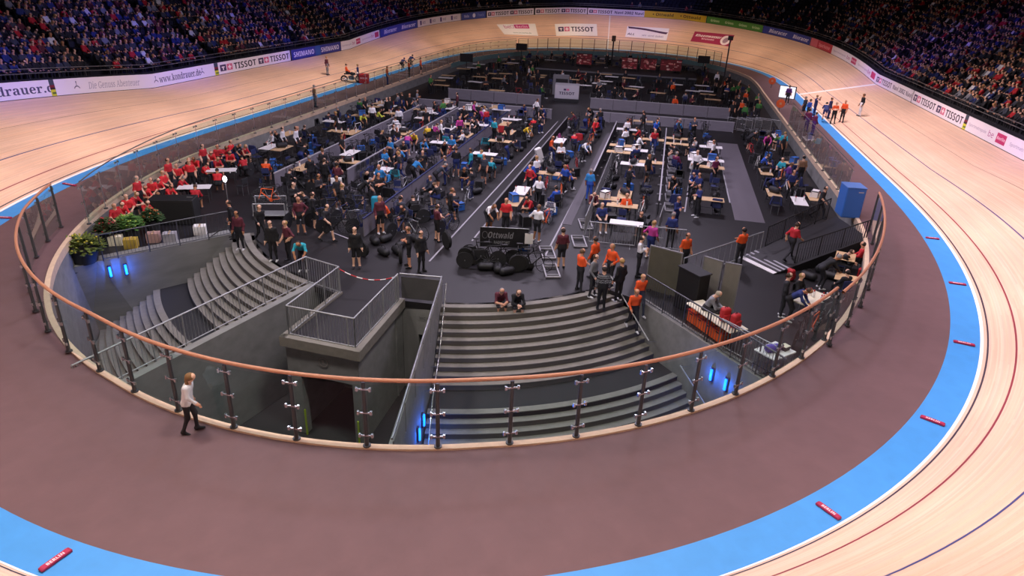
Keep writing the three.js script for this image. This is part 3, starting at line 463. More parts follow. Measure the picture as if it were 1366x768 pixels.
// ---------------------------------------------------------------- glass fence round the infield
const kerb0 = kerb;
const RAIL_Y = 1.78;
const clampGeo = merge([box(0.3, 0.03, 0.03, 0, 0, 0.03), box(0.05, 0.09, 0.05, 0.14, 0, 0.03), box(0.05, 0.09, 0.05, -0.14, 0, 0.03)]), thinPost = new THREE.CylinderGeometry(0.016, 0.02, 1.6, 6).translate(0, 0.8, 0), postGeo = new THREE.CylinderGeometry(0.042, 0.05, 1.66, 8).translate(0, 0.83, 0), footGeo = new THREE.CylinderGeometry(0.09, 0.09, 0.03, 10).translate(0, 0.015, 0);
function glassFence(label, s0, s1, off, rail, detail = true, step = 1.62, slim = false) {
  const kerb = (s, o = 0, y = 0) => kerb0(s, typeof off === 'function' ? off(s) : off, y);
  const t = thing('glass_fence', label, 'fence'), n = Math.max(1, Math.round((s1 - s0) * 0.8 / step));
  // even spacing along the kerb itself
  const S = [s0], len = []; let acc = 0, pp = kerb(s0, off); for (let s = s0; s <= s1; s += 0.05) { const p = kerb(s, off); acc += p.distanceTo(pp); pp = p; len.push([s, acc]); }
  for (let i = 1; i <= n; i++) S.push((len.find((l) => l[1] >= acc * i / n - 1e-6) ?? len[len.length - 1])[0]);
  for (let i = 0; i <= n; i++) {
    const p = kerb(S[i], off, 0.05), q = lap(S[i]), post = mesh('post', slim ? thinPost : postGeo, slim ? M.steel : M.steelDark, t); post.position.copy(p); post.rotation.y = Math.atan2(q.nx, q.nz);
    if (detail) { mesh('foot', footGeo, M.steelDark, post); for (const y of [0.3, 0.9, 1.5]) { const c = mesh('clamp', clampGeo, M.chrome, post); c.position.y = y; } }
    if (i < n) { const a = kerb(S[i], off), b = kerb(S[i + 1], off), d = b.clone().sub(a).normalize(), A = a.clone().addScaledVector(d, 0.07), B = b.clone().addScaledVector(d, -0.07);
      const g = new THREE.BufferGeometry(); g.setAttribute('position', new THREE.Float32BufferAttribute([A.x, 0.12, A.z, B.x, 0.12, B.z, B.x, 1.64, B.z, A.x, 1.64, A.z], 3)); g.setAttribute('uv', new THREE.Float32BufferAttribute([0, 0, 1, 0, 1, 1, 0, 1], 2)); g.setIndex([0, 1, 2, 0, 2, 3]); g.computeVertexNormals(); mesh('glass_pane', g, M.glass, t); }
  }
  const rp = []; for (let i = 0; i <= n * 2; i++) { const s = i % 2 ? (S[(i - 1) / 2] + S[(i + 1) / 2]) / 2 : S[i / 2]; rp.push(kerb(s, off, RAIL_Y)); }
  mesh('handrail', tube(rp, rail ? 0.046 : 0.026, 8, n * 4), rail ?? M.steel, t);
  return t;
}
{
  const sA = nearestS(kerb, 13.1, 38.6, 30, 62), sB = nearestS(kerb, -14.6, 37.9, 63, 105), sC = nearestS(kerb, 17.4, 27.3, 10, 50);
  glassFence('curved glass fence with copper coloured rail round the stair pit', sA, sB, (s) => 0.08 + 0.62 * Math.max(0, Math.min(1, (s - 70) / 12)), M.rail);
  glassFence('short glass fence with copper coloured rail between the ramp and the crowded tables', sC, sA + 0.3, 0.3, M.rail);
  glassFence('long glass fence with thin steel rail beside the speaker box and the far people', sB + 0.3, 166, (s) => 0.02 - 0.25 * Math.max(0, Math.min(1, (120 - s) / 12)), null, true, 1.62, true);
  glassFence('glass fence round the far end under the printed adverts', 166.5, 211, 0.02, null, false, 1.9);
  const sD = nearestS(kerb, 17.2, 22.6, 0, 40);
  glassFence('straight glass fence running from the blue pad to the finish line group', 2.5, sD, 0.02, null, true, 1.62, true);
}
// ---------------------------------------------------------------- people: one continuous body from joints, meshed once for each pose
const POSES = {
  stand: { P: [0, 0.93, 0], N: [0, 1.46, -0.01], H: [0, 1.62, 0.02], e: [[0.245, 1.14, -0.03], [-0.245, 1.14, -0.03]], w: [[0.25, 0.89, 0.08], [-0.25, 0.89, 0.08]], k: [[0.1, 0.5, 0.02], [-0.1, 0.5, 0.02]], a: [[0.12, 0.09, 0], [-0.12, 0.09, 0]] },
  crossed: { P: [0, 0.93, 0], N: [0, 1.46, -0.02], H: [0, 1.62, 0.02], e: [[0.24, 1.16, 0.04], [-0.24, 1.16, 0.04]], w: [[-0.04, 1.16, 0.2], [0.06, 1.21, 0.2]], k: [[0.12, 0.5, 0.01], [-0.12, 0.5, 0.01]], a: [[0.16, 0.09, -0.01], [-0.16, 0.09, -0.01]] },
  hips: { P: [0.03, 0.93, 0], N: [0, 1.46, -0.01], H: [0, 1.62, 0.03], e: [[0.37, 1.17, -0.07], [-0.25, 1.14, -0.02]], w: [[0.19, 1.0, 0.06], [-0.2, 0.92, 0.16]], k: [[0.12, 0.5, 0.04], [-0.1, 0.5, 0]], a: [[0.17, 0.09, 0.03], [-0.12, 0.09, -0.04]] },
  walk: { P: [0, 0.92, 0], N: [0, 1.45, 0.05], H: [0, 1.6, 0.1], e: [[0.25, 1.15, -0.14], [-0.25, 1.15, 0.1]], w: [[0.24, 0.95, -0.12], [-0.22, 1.0, 0.3]], k: [[0.1, 0.54, 0.2], [-0.1, 0.5, -0.02]], a: [[0.1, 0.12, 0.27], [-0.1, 0.17, -0.34]] },
  step: { P: [0, 0.92, 0], N: [0, 1.44, 0.1], H: [0, 1.58, 0.19], e: [[0.23, 1.16, -0.06], [-0.23, 1.16, 0.12]], w: [[0.2, 0.94, 0.04], [-0.19, 0.98, 0.28]], k: [[0.09, 0.53, 0.1], [-0.09, 0.5, -0.02]], a: [[0.1, 0.1, 0.09], [-0.1, 0.11, -0.17]] },
  lean: { P: [0, 0.9, -0.16], N: [0, 1.25, 0.26], H: [0, 1.33, 0.43], e: [[0.24, 1.0, 0.34], [-0.24, 1.0, 0.34]], w: [[0.16, 0.82, 0.5], [-0.16, 0.82, 0.5]], k: [[0.11, 0.5, 0.03], [-0.11, 0.5, 0.03]], a: [[0.13, 0.09, -0.04], [-0.13, 0.09, -0.04]] },
  raise: { P: [0, 0.93, 0], N: [0, 1.46, -0.02], H: [0, 1.62, 0], e: [[0.3, 1.33, 0.16], [-0.3, 1.33, 0.16]], w: [[0.09, 1.58, 0.26], [-0.09, 1.58, 0.26]], k: [[0.11, 0.5, 0.02], [-0.11, 0.5, 0.02]], a: [[0.15, 0.09, 0], [-0.15, 0.09, 0]] },
  sit: { P: [0, 0.54, -0.04], N: [0, 1.05, -0.08], H: [0, 1.21, -0.04], e: [[0.26, 0.77, 0.02], [-0.26, 0.77, 0.02]], w: [[0.15, 0.63, 0.25], [-0.15, 0.63, 0.25]], k: [[0.13, 0.53, 0.42], [-0.13, 0.53, 0.42]], a: [[0.13, 0.09, 0.43], [-0.13, 0.09, 0.43]] },
  slump: { P: [0, 0.54, -0.06], N: [0, 0.99, 0.16], H: [0, 1.12, 0.28], e: [[0.22, 0.68, 0.32], [-0.22, 0.68, 0.32]], w: [[0.05, 0.66, 0.5], [-0.05, 0.7, 0.5]], k: [[0.14, 0.53, 0.4], [-0.14, 0.53, 0.4]], a: [[0.14, 0.09, 0.38], [-0.14, 0.09, 0.38]] },
  ride: { P: [0, 0.98, -0.22], N: [0, 1.28, 0.24], H: [0, 1.38, 0.4], e: [[0.23, 1.06, 0.36], [-0.23, 1.06, 0.36]], w: [[0.2, 0.98, 0.56], [-0.2, 0.98, 0.56]], k: [[0.1, 0.66, 0.14], [-0.1, 0.78, 0.16]], a: [[0.11, 0.28, 0.0], [-0.11, 0.48, 0.02]] },
};
const REG = { skin: 0, top: 1, legs: 2, shoe: 3, fore: 4, calf: 5 };
function bonesOf(p) {
  const v = (a) => V(...a), B = [], add = (a, b, ra, rb, r) => B.push({ a, d: b.clone().sub(a), ra, rb, r, l2: Math.max(1e-6, a.distanceToSquared(b)) });
  const Pv = v(p.P), N = v(p.N), H = v(p.H), up = N.clone().sub(Pv).normalize();
  const side = V(1, 0, 0), chest = Pv.clone().lerp(N, 0.72), waist = Pv.clone().lerp(N, 0.34);
  for (const s of [1, -1]) {
    add(Pv.clone().addScaledVector(side, 0.075 * s), waist.clone().addScaledVector(side, 0.06 * s), 0.11, 0.092, 8);
    add(waist.clone().addScaledVector(side, 0.062 * s), chest.clone().addScaledVector(side, 0.085 * s), 0.095, 0.105, REG.top);
    const sh = chest.clone().addScaledVector(up, 0.09).addScaledVector(side, 0.165 * s), i = s > 0 ? 0 : 1, e = v(p.e[i]), w = v(p.w[i]), k = v(p.k[i]), a = v(p.a[i]);
    add(chest.clone().addScaledVector(up, 0.06).addScaledVector(side, 0.06 * s), sh, 0.09, 0.06, REG.top);
    add(sh, e, 0.058, 0.046, REG.top); add(e, w, 0.044, 0.033, REG.fore);
    const hd = w.clone().sub(e).normalize(); add(w, w.clone().addScaledVector(hd, 0.08), 0.033, 0.036, REG.skin);
    const hip = Pv.clone().addScaledVector(side, 0.09 * s); add(hip, k, 0.092, 0.06, REG.legs); add(k, a, 0.058, 0.042, REG.calf);
    const dirF = (p === POSES.walk || p === POSES.step) && s < 0 ? V(0, -0.5, 0.86) : V(0.1 * s, 0, 1).normalize(); add(a.clone().add(V(0, -0.045, -0.03)), a.clone().addScaledVector(dirF, 0.16).add(V(0, -0.05, 0)), 0.045, 0.036, REG.shoe);
  }
  add(N.clone().addScaledVector(up, -0.05), N.clone().addScaledVector(H.clone().sub(N), 0.55), 0.056, 0.05, REG.skin);
  const hu = H.clone().sub(N).normalize(); add(H.clone().addScaledVector(hu, -0.02), H.clone().addScaledVector(hu, 0.06), 0.074, 0.086, REG.skin);
  return B;
}
function field(B, x, y, z) {
  let acc = 0, best = 1e9, reg = 0; const K = 42;
  for (const b of B) {
    const px_ = x - b.a.x, py = y - b.a.y, pz = z - b.a.z, t = Math.max(0, Math.min(1, (px_ * b.d.x + py * b.d.y + pz * b.d.z) / b.l2));
    const dx = px_ - b.d.x * t, dy = py - b.d.y * t, dz = pz - b.d.z * t, d = Math.sqrt(dx * dx + dy * dy + dz * dz) - (b.ra + (b.rb - b.ra) * t);
    if (d < 0.3) acc += Math.exp(-K * d); if (d < best) { best = d; reg = b.r; }
  }
  return [acc > 0 ? -Math.log(acc) / K : 0.3, reg];
}
const bodyCache = {};
function bodyOf(pose, res, fingers = true) {
  const key = pose + res; if (bodyCache[key]) return bodyCache[key];
  const p = POSES[pose], B = bonesOf(p), top = p.H[1] + 0.2, half = top / 2 + 0.05, cy = top / 2, cz = pose === 'sit' || pose === 'slump' ? 0.15 : pose === 'lean' || pose === 'ride' ? 0.12 : 0;
  const mc = new MarchingCubes(res, M.skin, false, false, 30000); mc.isolation = 0;
  const hs = res / 2; let o = 0;
  for (let z = 0; z < res; z++) for (let y = 0; y < res; y++) for (let x = 0; x < res; x++) mc.field[o++] = -field(B, (x - hs) / hs * half, (y - hs) / hs * half + cy, (z - hs) / hs * half + cz)[0];
  mc.update();
  let g = new THREE.BufferGeometry(); const n = mc.count, P = new Float32Array(mc.positionArray.subarray(0, n * 3));
  for (let i = 0; i < n; i++) { P[i * 3] *= half; P[i * 3 + 1] = P[i * 3 + 1] * half + cy; P[i * 3 + 2] = P[i * 3 + 2] * half + cz; }
  g.setAttribute('position', new THREE.BufferAttribute(P, 3)); g = mergeVertices(g, 2e-3); g.computeVertexNormals();
  const lists = [g.toNonIndexed()], regs = []; const pa = g.toNonIndexed().attributes.position;
  for (let i = 0; i < pa.count; i += 3) { const r = field(B, (pa.getX(i) + pa.getX(i + 1) + pa.getX(i + 2)) / 3, (pa.getY(i) + pa.getY(i + 1) + pa.getY(i + 2)) / 3, (pa.getZ(i) + pa.getZ(i + 1) + pa.getZ(i + 2)) / 3)[1]; regs.push(r, r, r); }
  const extra = (q, r) => { const e = q.index ? q.toNonIndexed() : q; for (const k of Object.keys(e.attributes)) if (!['position', 'normal'].includes(k)) e.deleteAttribute(k); lists.push(e); for (let i = 0; i < e.attributes.position.count; i++) regs.push(r); };
  if (fingers) {
    for (const i of [0, 1]) {
      const e = V(...p.e[i]), w = V(...p.w[i]), d = w.clone().sub(e).normalize(), s = i ? -1 : 1, across = V(0, 0, 1).addScaledVector(d, -d.z).normalize(), palm = V().crossVectors(d, across).multiplyScalar(s), root = w.clone().addScaledVector(d, 0.1);
      [[0.026, 0.07], [0.009, 0.08], [-0.009, 0.075], [-0.026, 0.058]].forEach(([c, L]) => { const a = root.clone().addScaledVector(across, c), k = a.clone().addScaledVector(d, L * 0.5).addScaledVector(palm, -0.008), t = k.clone().addScaledVector(d, L * 0.4).addScaledVector(palm, -0.022); extra(bar(a, k, 0.0095, 4), REG.skin); extra(bar(k, t, 0.009, 4, 0.007), REG.skin); });
      const a = w.clone().addScaledVector(d, 0.045).addScaledVector(across, 0.025), k = a.clone().addScaledVector(across, 0.03).addScaledVector(d, 0.035), t = k.clone().addScaledVector(d, 0.032).addScaledVector(palm, -0.01); extra(bar(a, k, 0.011, 4), REG.skin); extra(bar(k, t, 0.0095, 4, 0.008), REG.skin);
    }
    const H = V(...p.H), tilt = pose === 'slump' ? 0.7 : pose === 'lean' ? 0.5 : pose === 'ride' ? 0.2 : 0.05, F = (x, y, z) => V(x, y, z).applyAxisAngle(V(1, 0, 0), tilt).add(H);
    extra(bar(F(0, 0.045, 0.075), F(0, 0.005, 0.1), 0.009, 4, 0.017), REG.skin);
    for (const s of [-1, 1]) { const q = F(s * 0.083, 0.02, 0); extra(new THREE.SphereGeometry(0.02, 5, 4).scale(0.5, 1.3, 1).translate(q.x, q.y, q.z), REG.skin); const y = F(s * 0.03, 0.045, 0.078); extra(new THREE.SphereGeometry(0.009, 4, 3).translate(y.x, y.y, y.z), 6); }
    const m = F(0, -0.035, 0.073); extra(new THREE.BoxGeometry(0.042, 0.01, 0.012).translate(m.x, m.y, m.z), 7);
  }
  const geo = mergeGeometries(lists.map((l) => { if (!l.attributes.normal) l.computeVertexNormals(); return l; }));
  return bodyCache[key] = { geo, regs, head: V(...p.H), tilt: pose === 'slump' ? 0.75 : pose === 'lean' ? 0.55 : pose === 'ride' ? 0.3 : 0 };
}
const bodyMat = std({ vertexColors: true, roughness: 0.8, side: THREE.DoubleSide });
const SKINS = ['#d9a98c', '#cf9a7c', '#e0b398', '#a87452', '#c88e70'];
const styled = {};
function dressed(pose, st, res, fingers) {
  const key = [pose, res, st.top, st.legs, st.skin, st.sleeve, st.shorts, st.shoe, st.stripe, st.longTop].join('|'); if (styled[key]) return styled[key];
  const b = bodyOf(pose, res, fingers), g = new THREE.BufferGeometry(), n = b.regs.length, C = new Float32Array(n * 3), c = {};
  const col = (h) => c[h] ??= new THREE.Color(h); const pos = b.geo.attributes.position;
  for (let i = 0; i < n; i++) { const r = b.regs[i]; let h = r === 0 ? st.skin : r === 1 ? st.top : r === 2 ? st.legs : r === 8 ? (st.longTop ? st.top : st.legs) : r === 3 ? st.shoe : r === 4 ? (st.sleeve ? st.top : st.skin) : r === 5 ? (st.shorts ? st.skin : st.legs) : r === 6 ? '#1c1512' : '#9a5a50'; if (st.stripe && (r === 1 || r === 4) && Math.floor(pos.getY(i - i % 3) / 0.045) % 2) h = st.stripe; const q = col(h); C[i * 3] = q.r; C[i * 3 + 1] = q.g; C[i * 3 + 2] = q.b; }
  g.setAttribute('position', pos); g.setAttribute('normal', b.geo.attributes.normal); g.setAttribute('color', new THREE.BufferAttribute(C, 3)); return styled[key] = g;
}
const hairGeo = (() => { const g = new THREE.SphereGeometry(0.1, 10, 8, 0, Math.PI * 2, 0, Math.PI * 0.62).scale(0.98, 1.06, 1.08); g.rotateX(-0.42); return g.translate(0, 0.032, -0.012); })();
const capGeo = merge([hairGeo.clone(), new THREE.CylinderGeometry(0.075, 0.08, 0.012, 10, 1, false, -1.1, 2.2).translate(0, 0.07, 0.075)]);
const longHairGeo = (() => { const g = new THREE.SphereGeometry(0.115, 12, 10, 0, Math.PI * 2, 0, Math.PI * 0.62).scale(1, 1.05, 1.05); g.rotateX(-0.32); const back = new THREE.CapsuleGeometry(0.095, 0.26, 4, 10).scale(1.05, 1, 0.62).translate(0, -0.16, -0.085); return merge([g.translate(0, 0.03, -0.012), back]); })();
const hairMats = {}; const hairMat = (h) => hairMats[h] ??= plain(h, 0.75);
const HAIRS = ['#2a2019', '#1c1613', '#4a3526', '#6b5138', '#8d8a88', '#39291f', '#a5834f'];
const COLNAME = { '#16161a': 'black', '#24242a': 'charcoal', '#b5202a': 'red', '#d2282e': 'scarlet', '#e8561f': 'orange', '#f0f0f2': 'white', '#d9d9de': 'silver', '#7d7f86': 'grey', '#22306a': 'navy', '#2a55b8': 'cobalt', '#2f86c8': 'light blue', '#2aa3b5': 'teal', '#b83a8c': 'pink', '#6b1f4a': 'maroon', '#5a2a7a': 'purple', '#d8b52a': 'yellow', '#3f7a3a': 'green', '#5a2230': 'dark red', '#cfd84a': 'lime', '#3a3f4c': 'slate', '#8c6a50': 'tan' };
const POSEWORD = { stand: 'standing', crossed: 'arms folded', hips: 'hand on hip', walk: 'walking', step: 'walking', lean: 'bending', raise: 'hands raised', sit: 'sitting', slump: 'sitting hunched', ride: 'riding' };
const labelUse = {};
function person(pose, top, legs, pos, turn, where, o = {}) {
  const st = { top, legs, skin: o.skin ?? pick(SKINS), sleeve: o.sleeve ?? (rnd() < 0.4), shorts: o.shorts ?? (rnd() < 0.3), shoe: o.shoe ?? pick(['#1c1c20', '#d8d8dc', '#2c2c34']), stripe: o.stripe, longTop: o.longTop };
  const hc = o.cap ?? o.hair ?? pick(HAIRS), hw = { '#8d8a88': 'grey haired', '#a5834f': 'fair haired', '#6b5138': 'brown haired', '#4a3526': 'brown haired' }[hc] ?? 'dark haired';
  const label = o.label ?? `${hw} person in ${COLNAME[top]} top, ${COLNAME[legs]} ${st.shorts ? 'shorts' : 'trousers'}, ${POSEWORD[pose]}, ${where}`;
  const t = thing('person', label, 'person', pos, turn, o.label ? undefined : 'people ' + where), s = o.scale ?? rr(0.93, 1.01); t.scale.setScalar(s);
  mesh('body', dressed(pose, st, o.res ?? 54, true), bodyMat, t);
  const b = bodyOf(pose, o.res ?? 54, true), cap = o.cap, h = mesh(cap ? 'cap' : 'hair', cap ? capGeo : o.long ? longHairGeo : hairGeo, hairMat(hc), t); h.position.copy(b.head); h.rotation.x = b.tilt;
  return t;
}
// ---------------------------------------------------------------- spectators
const standSpots = [];
{
  const occ = (s, row) => { if (s > 176 && s < 200) return row < 1 ? 0.12 : 0.05; if (s > 200 && s < 212) return 0.35; if (s > 166 && s <= 176) return 0.55; return row > 14 ? 0.35 : row > 11 ? 0.7 : 0.9; };
  const seats = [];
  for (let row = 0; row < ROWS; row++) for (let s = 78; s < 284; s += 0.0) {
    const q = lap(s), r = 20 / Math.max(0.1, 20); s += 0.56 / (1 + q.k * (0.25 + row * 0.04)) * r;
    if (Math.abs(((s * 1) % 12.5) - 6) < 0.55) continue; // stairways
    const p = standAt(s, row, 0.4), f = toPixel(p); if (f[2] < 4 || f[0] < -130 || f[0] > 1500 || f[1] < -90 || f[1] > 400) continue;
    seats.push([s, row]); if (rnd() < occ(s % LAP, row)) standSpots.push({ s, row, p, z: f[2], u: f[0], v: f[1] });
  }
  const sg = merge([rbox(0.44, 0.05, 0.4, 0, 0.42, 0, 0.02), rbox(0.44, 0.38, 0.05, 0, 0.66, -0.2, 0.02), box(0.05, 0.4, 0.05, 0, 0.2, -0.1)]);
  const im = new THREE.InstancedMesh(sg, M.seat, seats.length); im.name = 'stand_seats'; im.castShadow = im.receiveShadow = true; tag(im, 'rows of dark blue folding seats in the stands', 'seats', null, 'stuff');
  const m4 = new THREE.Matrix4(); seats.forEach(([s, row], i) => { const q = lap(s), p = standAt(s, row, 0.4); m4.makeRotationY(Math.atan2(-q.nx, -q.nz)).setPosition(p.x, p.y, p.z); im.setMatrixAt(i, m4); }); scene.add(im);
  const tops = ['#16161a', '#24242a', '#22306a', '#d9d9de', '#5a2230', '#7d7f86', '#3a3f4c', '#16161a', '#22306a', '#24242a', '#b5202a', '#3a3f4c', '#24242a', '#16161a'], kinds = [];
  for (let i = 0; i < 14; i++) for (const pose of i % 2 ? ['sit'] : ['slump', 'sit']) kinds.push({ pose, top: tops[i], geo: null, skin: SKINS[i % 5], hair: HAIRS[i % 7] });
  for (const k of kinds) { const b = bodyOf(k.pose, 34, false), g = dressed(k.pose, { top: k.top, legs: '#24242a', skin: k.skin, sleeve: true, shorts: false, shoe: '#1c1c20' }, 34, false); const h = hairGeo.clone().rotateX(b.tilt).translate(b.head.x, b.head.y, b.head.z).toNonIndexed(), c = new THREE.Color(k.hair), ca = new Float32Array(h.attributes.position.count * 3); for (let i = 0; i < ca.length; i += 3) { ca[i] = c.r; ca[i + 1] = c.g; ca[i + 2] = c.b; } h.deleteAttribute('uv'); h.setAttribute('color', new THREE.BufferAttribute(ca, 3)); k.geo = mergeGeometries([g, h]); }
  for (const sp of standSpots) { sp.k = Math.floor(rnd() * kinds.length); sp.size = (sp.u > 0 && sp.u < 1366 && sp.v > 4 && sp.v < 330 ? 1 : 0) * (1 / sp.z) * (sp.row < 15 ? 1 : 0.5); }
  standSpots.sort((a, b) => b.size - a.size);
  const turnOf = (s) => { const q = lap(s); return Math.atan2(-q.nx, -q.nz) + rr(-0.25, 0.25); };
  standSpots.slice(0, 300).forEach((sp) => {
    const k = kinds[sp.k], side = sp.s < 190 ? 'in the blue lit stand' : 'in the stand past the home straight', m = mesh('spectator', k.geo, bodyMat); m.position.copy(sp.p).add(V(0, -0.02, 0)); m.rotation.y = turnOf(sp.s); m.scale.setScalar(rr(0.93, 1.05));
    const ordn = ['front', 'second', 'third', 'fourth', 'fifth', 'sixth', 'seventh', 'eighth', 'ninth', 'tenth', 'eleventh', 'twelfth', 'thirteenth', 'fourteenth', 'fifteenth', 'sixteenth', 'seventeenth', 'top'][sp.row], hw = { '#8d8a88': 'grey haired', '#a5834f': 'fair haired', '#6b5138': 'brown haired', '#4a3526': 'brown haired' }[k.hair] ?? 'dark haired';
    tag(m, `${hw} spectator in ${COLNAME[k.top]} ${k.pose === 'sit' ? 'upright' : 'leaning'} in the ${ordn} row of the ${sp.s < 190 ? 'blue lit' : 'home straight'} stand`, 'spectator', 'spectators ' + side);
  });
  const rest = standSpots.slice(300), crowd = new THREE.Group(); crowd.name = 'spectator_crowd'; tag(crowd, 'dense crowd of seated spectators filling the stands', 'crowd', null, 'stuff'); scene.add(crowd);
  kinds.forEach((k, j) => { const l = rest.filter((sp) => sp.k === j), im2 = new THREE.InstancedMesh(k.geo, bodyMat, l.length); im2.name = 'seated_spectators'; im2.castShadow = im2.receiveShadow = true; im2.userData.kind = 'stuff'; l.forEach((sp, i) => { const sc = rr(0.93, 1.05); m4.compose(sp.p, new THREE.Quaternion().setFromAxisAngle(V(0, 1, 0), turnOf(sp.s)), V(sc, sc, sc)); im2.setMatrixAt(i, m4); }); crowd.add(im2); });
  console.log('spectators', standSpots.length, 'seats', seats.length);
}
// ---------------------------------------------------------------- furniture and sports gear: one of each kind, then copies
const protos = {};
function place(kind, label, pos, turn, group, build) {
  if (!protos[kind]) { const t = build(); protos[kind] = t; t.position.copy(pos); t.rotation.y = turn; tag(t, label, t.userData.category, group); return t; }
  return copyOf(protos[kind], label, pos, turn, group);
}
const start = (name, cat) => thing(name, '', cat);
const chairLeg = bar(V(0, 0, 0), V(0, 0.44, 0), 0.012, 5);
function buildChair(seatMat) { const t = start('stacking_chair', 'chair'); mesh('seat', rbox(0.42, 0.035, 0.42, 0, 0.45, 0, 0.015), seatMat, t); mesh('backrest', rbox(0.4, 0.3, 0.03, 0, 0.72, -0.21, 0.012), seatMat, t); for (const [x, z] of [[-0.18, -0.18], [0.18, -0.18], [-0.18, 0.18], [0.18, 0.18]]) { const l = mesh('leg', chairLeg, M.steel, t); l.position.set(x, 0, z); } for (const x of [-0.18, 0.18]) { const b = mesh('back_upright', bar(V(0, 0, 0), V(0, 0.42, -0.02), 0.012, 5), M.steel, t); b.position.set(x, 0.45, -0.19); } return t; }
function buildTable(topMat, w = 1.5, d = 0.7, name = 'folding_table') { const t = start(name, 'table'); mesh('tabletop', rbox(w, 0.035, d, 0, 0.74, 0, 0.012), topMat, t); for (const x of [-w / 2 + 0.1, w / 2 - 0.1]) for (const z of [-d / 2 + 0.08, d / 2 - 0.08]) mesh('leg', bar(V(x, 0, z), V(x, 0.73, z), 0.016, 5), M.steelDark, t); mesh('crossbar', bar(V(-w / 2 + 0.1, 0.3, 0), V(w / 2 - 0.1, 0.3, 0), 0.012, 5), M.steelDark, t); return t; }
const rimGeo = new THREE.TorusGeometry(0.335, 0.014, 6, 22), hubGeo = new THREE.CylinderGeometry(0.025, 0.025, 0.08, 8).rotateX(Math.PI / 2), spokeGeo = (() => { const l = []; for (let i = 0; i < 14; i++) { const a = i / 14 * Math.PI * 2; l.push(bar(V(0, 0, 0), V(0.33 * Math.cos(a), 0.33 * Math.sin(a), 0), 0.003, 3)); } return merge(l); })(), discGeo = new THREE.CylinderGeometry(0.325, 0.325, 0.02, 22).rotateX(Math.PI / 2);
const frameGeo = (() => { const bb = V(0, 0.28, 0), st = V(-0.15, 0.78, 0), hd = V(0.36, 0.82, 0), hd2 = V(0.39, 0.66, 0), rw = V(-0.42, 0.335, 0), fw = V(0.52, 0.335, 0); return merge([bar(bb, st, 0.02, 6), bar(st, hd, 0.02, 6), bar(bb, hd2, 0.024, 6), bar(hd, hd2, 0.024, 6), bar(hd2, fw, 0.016, 6), bar(bb, rw, 0.013, 5), bar(V(-0.12, 0.7, 0), rw, 0.011, 5), bar(st, V(-0.17, 0.92, 0), 0.013, 6), new THREE.CylinderGeometry(0.09, 0.09, 0.012, 14).rotateX(Math.PI / 2).translate(0, 0.28, 0.04)]); })();
const barsGeo = (() => merge([tube([V(0.36, 0.88, -0.2), V(0.46, 0.89, -0.2), V(0.52, 0.82, -0.2), V(0.46, 0.74, -0.2)], 0.014, 5, 10), tube([V(0.36, 0.88, 0.2), V(0.46, 0.89, 0.2), V(0.52, 0.82, 0.2), V(0.46, 0.74, 0.2)], 0.014, 5, 10), bar(V(0.36, 0.88, -0.2), V(0.36, 0.88, 0.2), 0.014, 5), bar(V(0.36, 0.82, 0), V(0.36, 0.89, 0), 0.016, 5)]))();
function buildBike(frameMat, disc) { const t = start('track_bicycle', 'bicycle'); mesh('frame', frameGeo, frameMat, t); for (const [n, x, dk] of [['rear_wheel', -0.42, disc], ['front_wheel', 0.52, false]]) { const w = mesh(n, rimGeo, M.rubber, t); w.position.set(x, 0.335, 0); mesh('hub', hubGeo, M.steel, w); mesh(dk ? 'disc' : 'spokes', dk ? discGeo : spokeGeo, dk ? M.dark : M.steel, w); } mesh('handlebar', barsGeo, M.black, t); mesh('saddle', rbox(0.25, 0.045, 0.12, -0.18, 0.94, 0, 0.02), M.black, t); return t; }
const BIKES = [['black', M.black, true], ['red', M.red, false], ['white', M.white, false], ['dark blue', M.navy, true], ['silver', M.steel, false], ['orange', M.orange, false]];
function bike(i, pos, turn, where) { const [n, m, d] = BIKES[i % 6]; const o = place('bike' + i % 6, `${n} framed track bicycle ${where}`, pos, turn, 'bicycles ' + where, () => buildBike(m, d)); return o; }
const chairBlack = (pos, turn, where) => place('chairBlack', `black plastic chair with steel legs ${where}`, pos, turn, 'black chairs ' + where, () => buildChair(M.dark));
const chair = (pos, turn, where) => rnd() < 0.45 ? chairBlack(pos, turn, where) : place('chair', `navy plastic chair with steel legs ${where}`, pos, turn, 'chairs ' + where, () => buildChair(M.navy));
const tableWood = (pos, turn, where) => place('tableWood', `folding table with pale wooden top ${where}`, pos, turn, 'tables ' + where, () => buildTable(M.plywood));
const tableWhite = (pos, turn, where) => place('tableWhite', `folding table with white top ${where}`, pos, turn, 'tables ' + where, () => buildTable(M.white));
function buildCase(m, name, cat, w, h, d) { const t = start(name, cat); mesh('body', rbox(w, h, d, 0, h / 2, 0, 0.02), m, t); mesh('lid', rbox(w + 0.02, 0.05, d + 0.02, 0, h - 0.03, 0, 0.015), M.dark, t); for (const [a, b] of [[1, 1], [-1, 1], [1, -1], [-1, -1]]) mesh('edge_trim', box(0.03, h, 0.03, a * w / 2, h / 2, b * d / 2), M.steel, t); mesh('handle', bar(V(-0.08, h * 0.6, d / 2 + 0.02), V(0.08, h * 0.6, d / 2 + 0.02), 0.012, 5), M.black, t); return t; }
const smallBag = (pos, turn, where) => place('smallBag', `dark kit bag ${where}`, pos, turn, 'kit bags ' + where, () => buildBag(M.dark, 'kit_bag'));
const flightCase = (pos, turn, where) => place('case', `black flight case with metal edges ${where}`, pos, turn, 'flight cases ' + where, () => buildCase(M.black, 'flight_case', 'case', 0.6, 0.5, 0.45));
const coolBox = (pos, turn, where) => place('cool', `blue cool box with dark lid ${where}`, pos, turn, 'cool boxes ' + where, () => buildCase(M.bluePad, 'cool_box', 'cool box', 0.5, 0.38, 0.34));
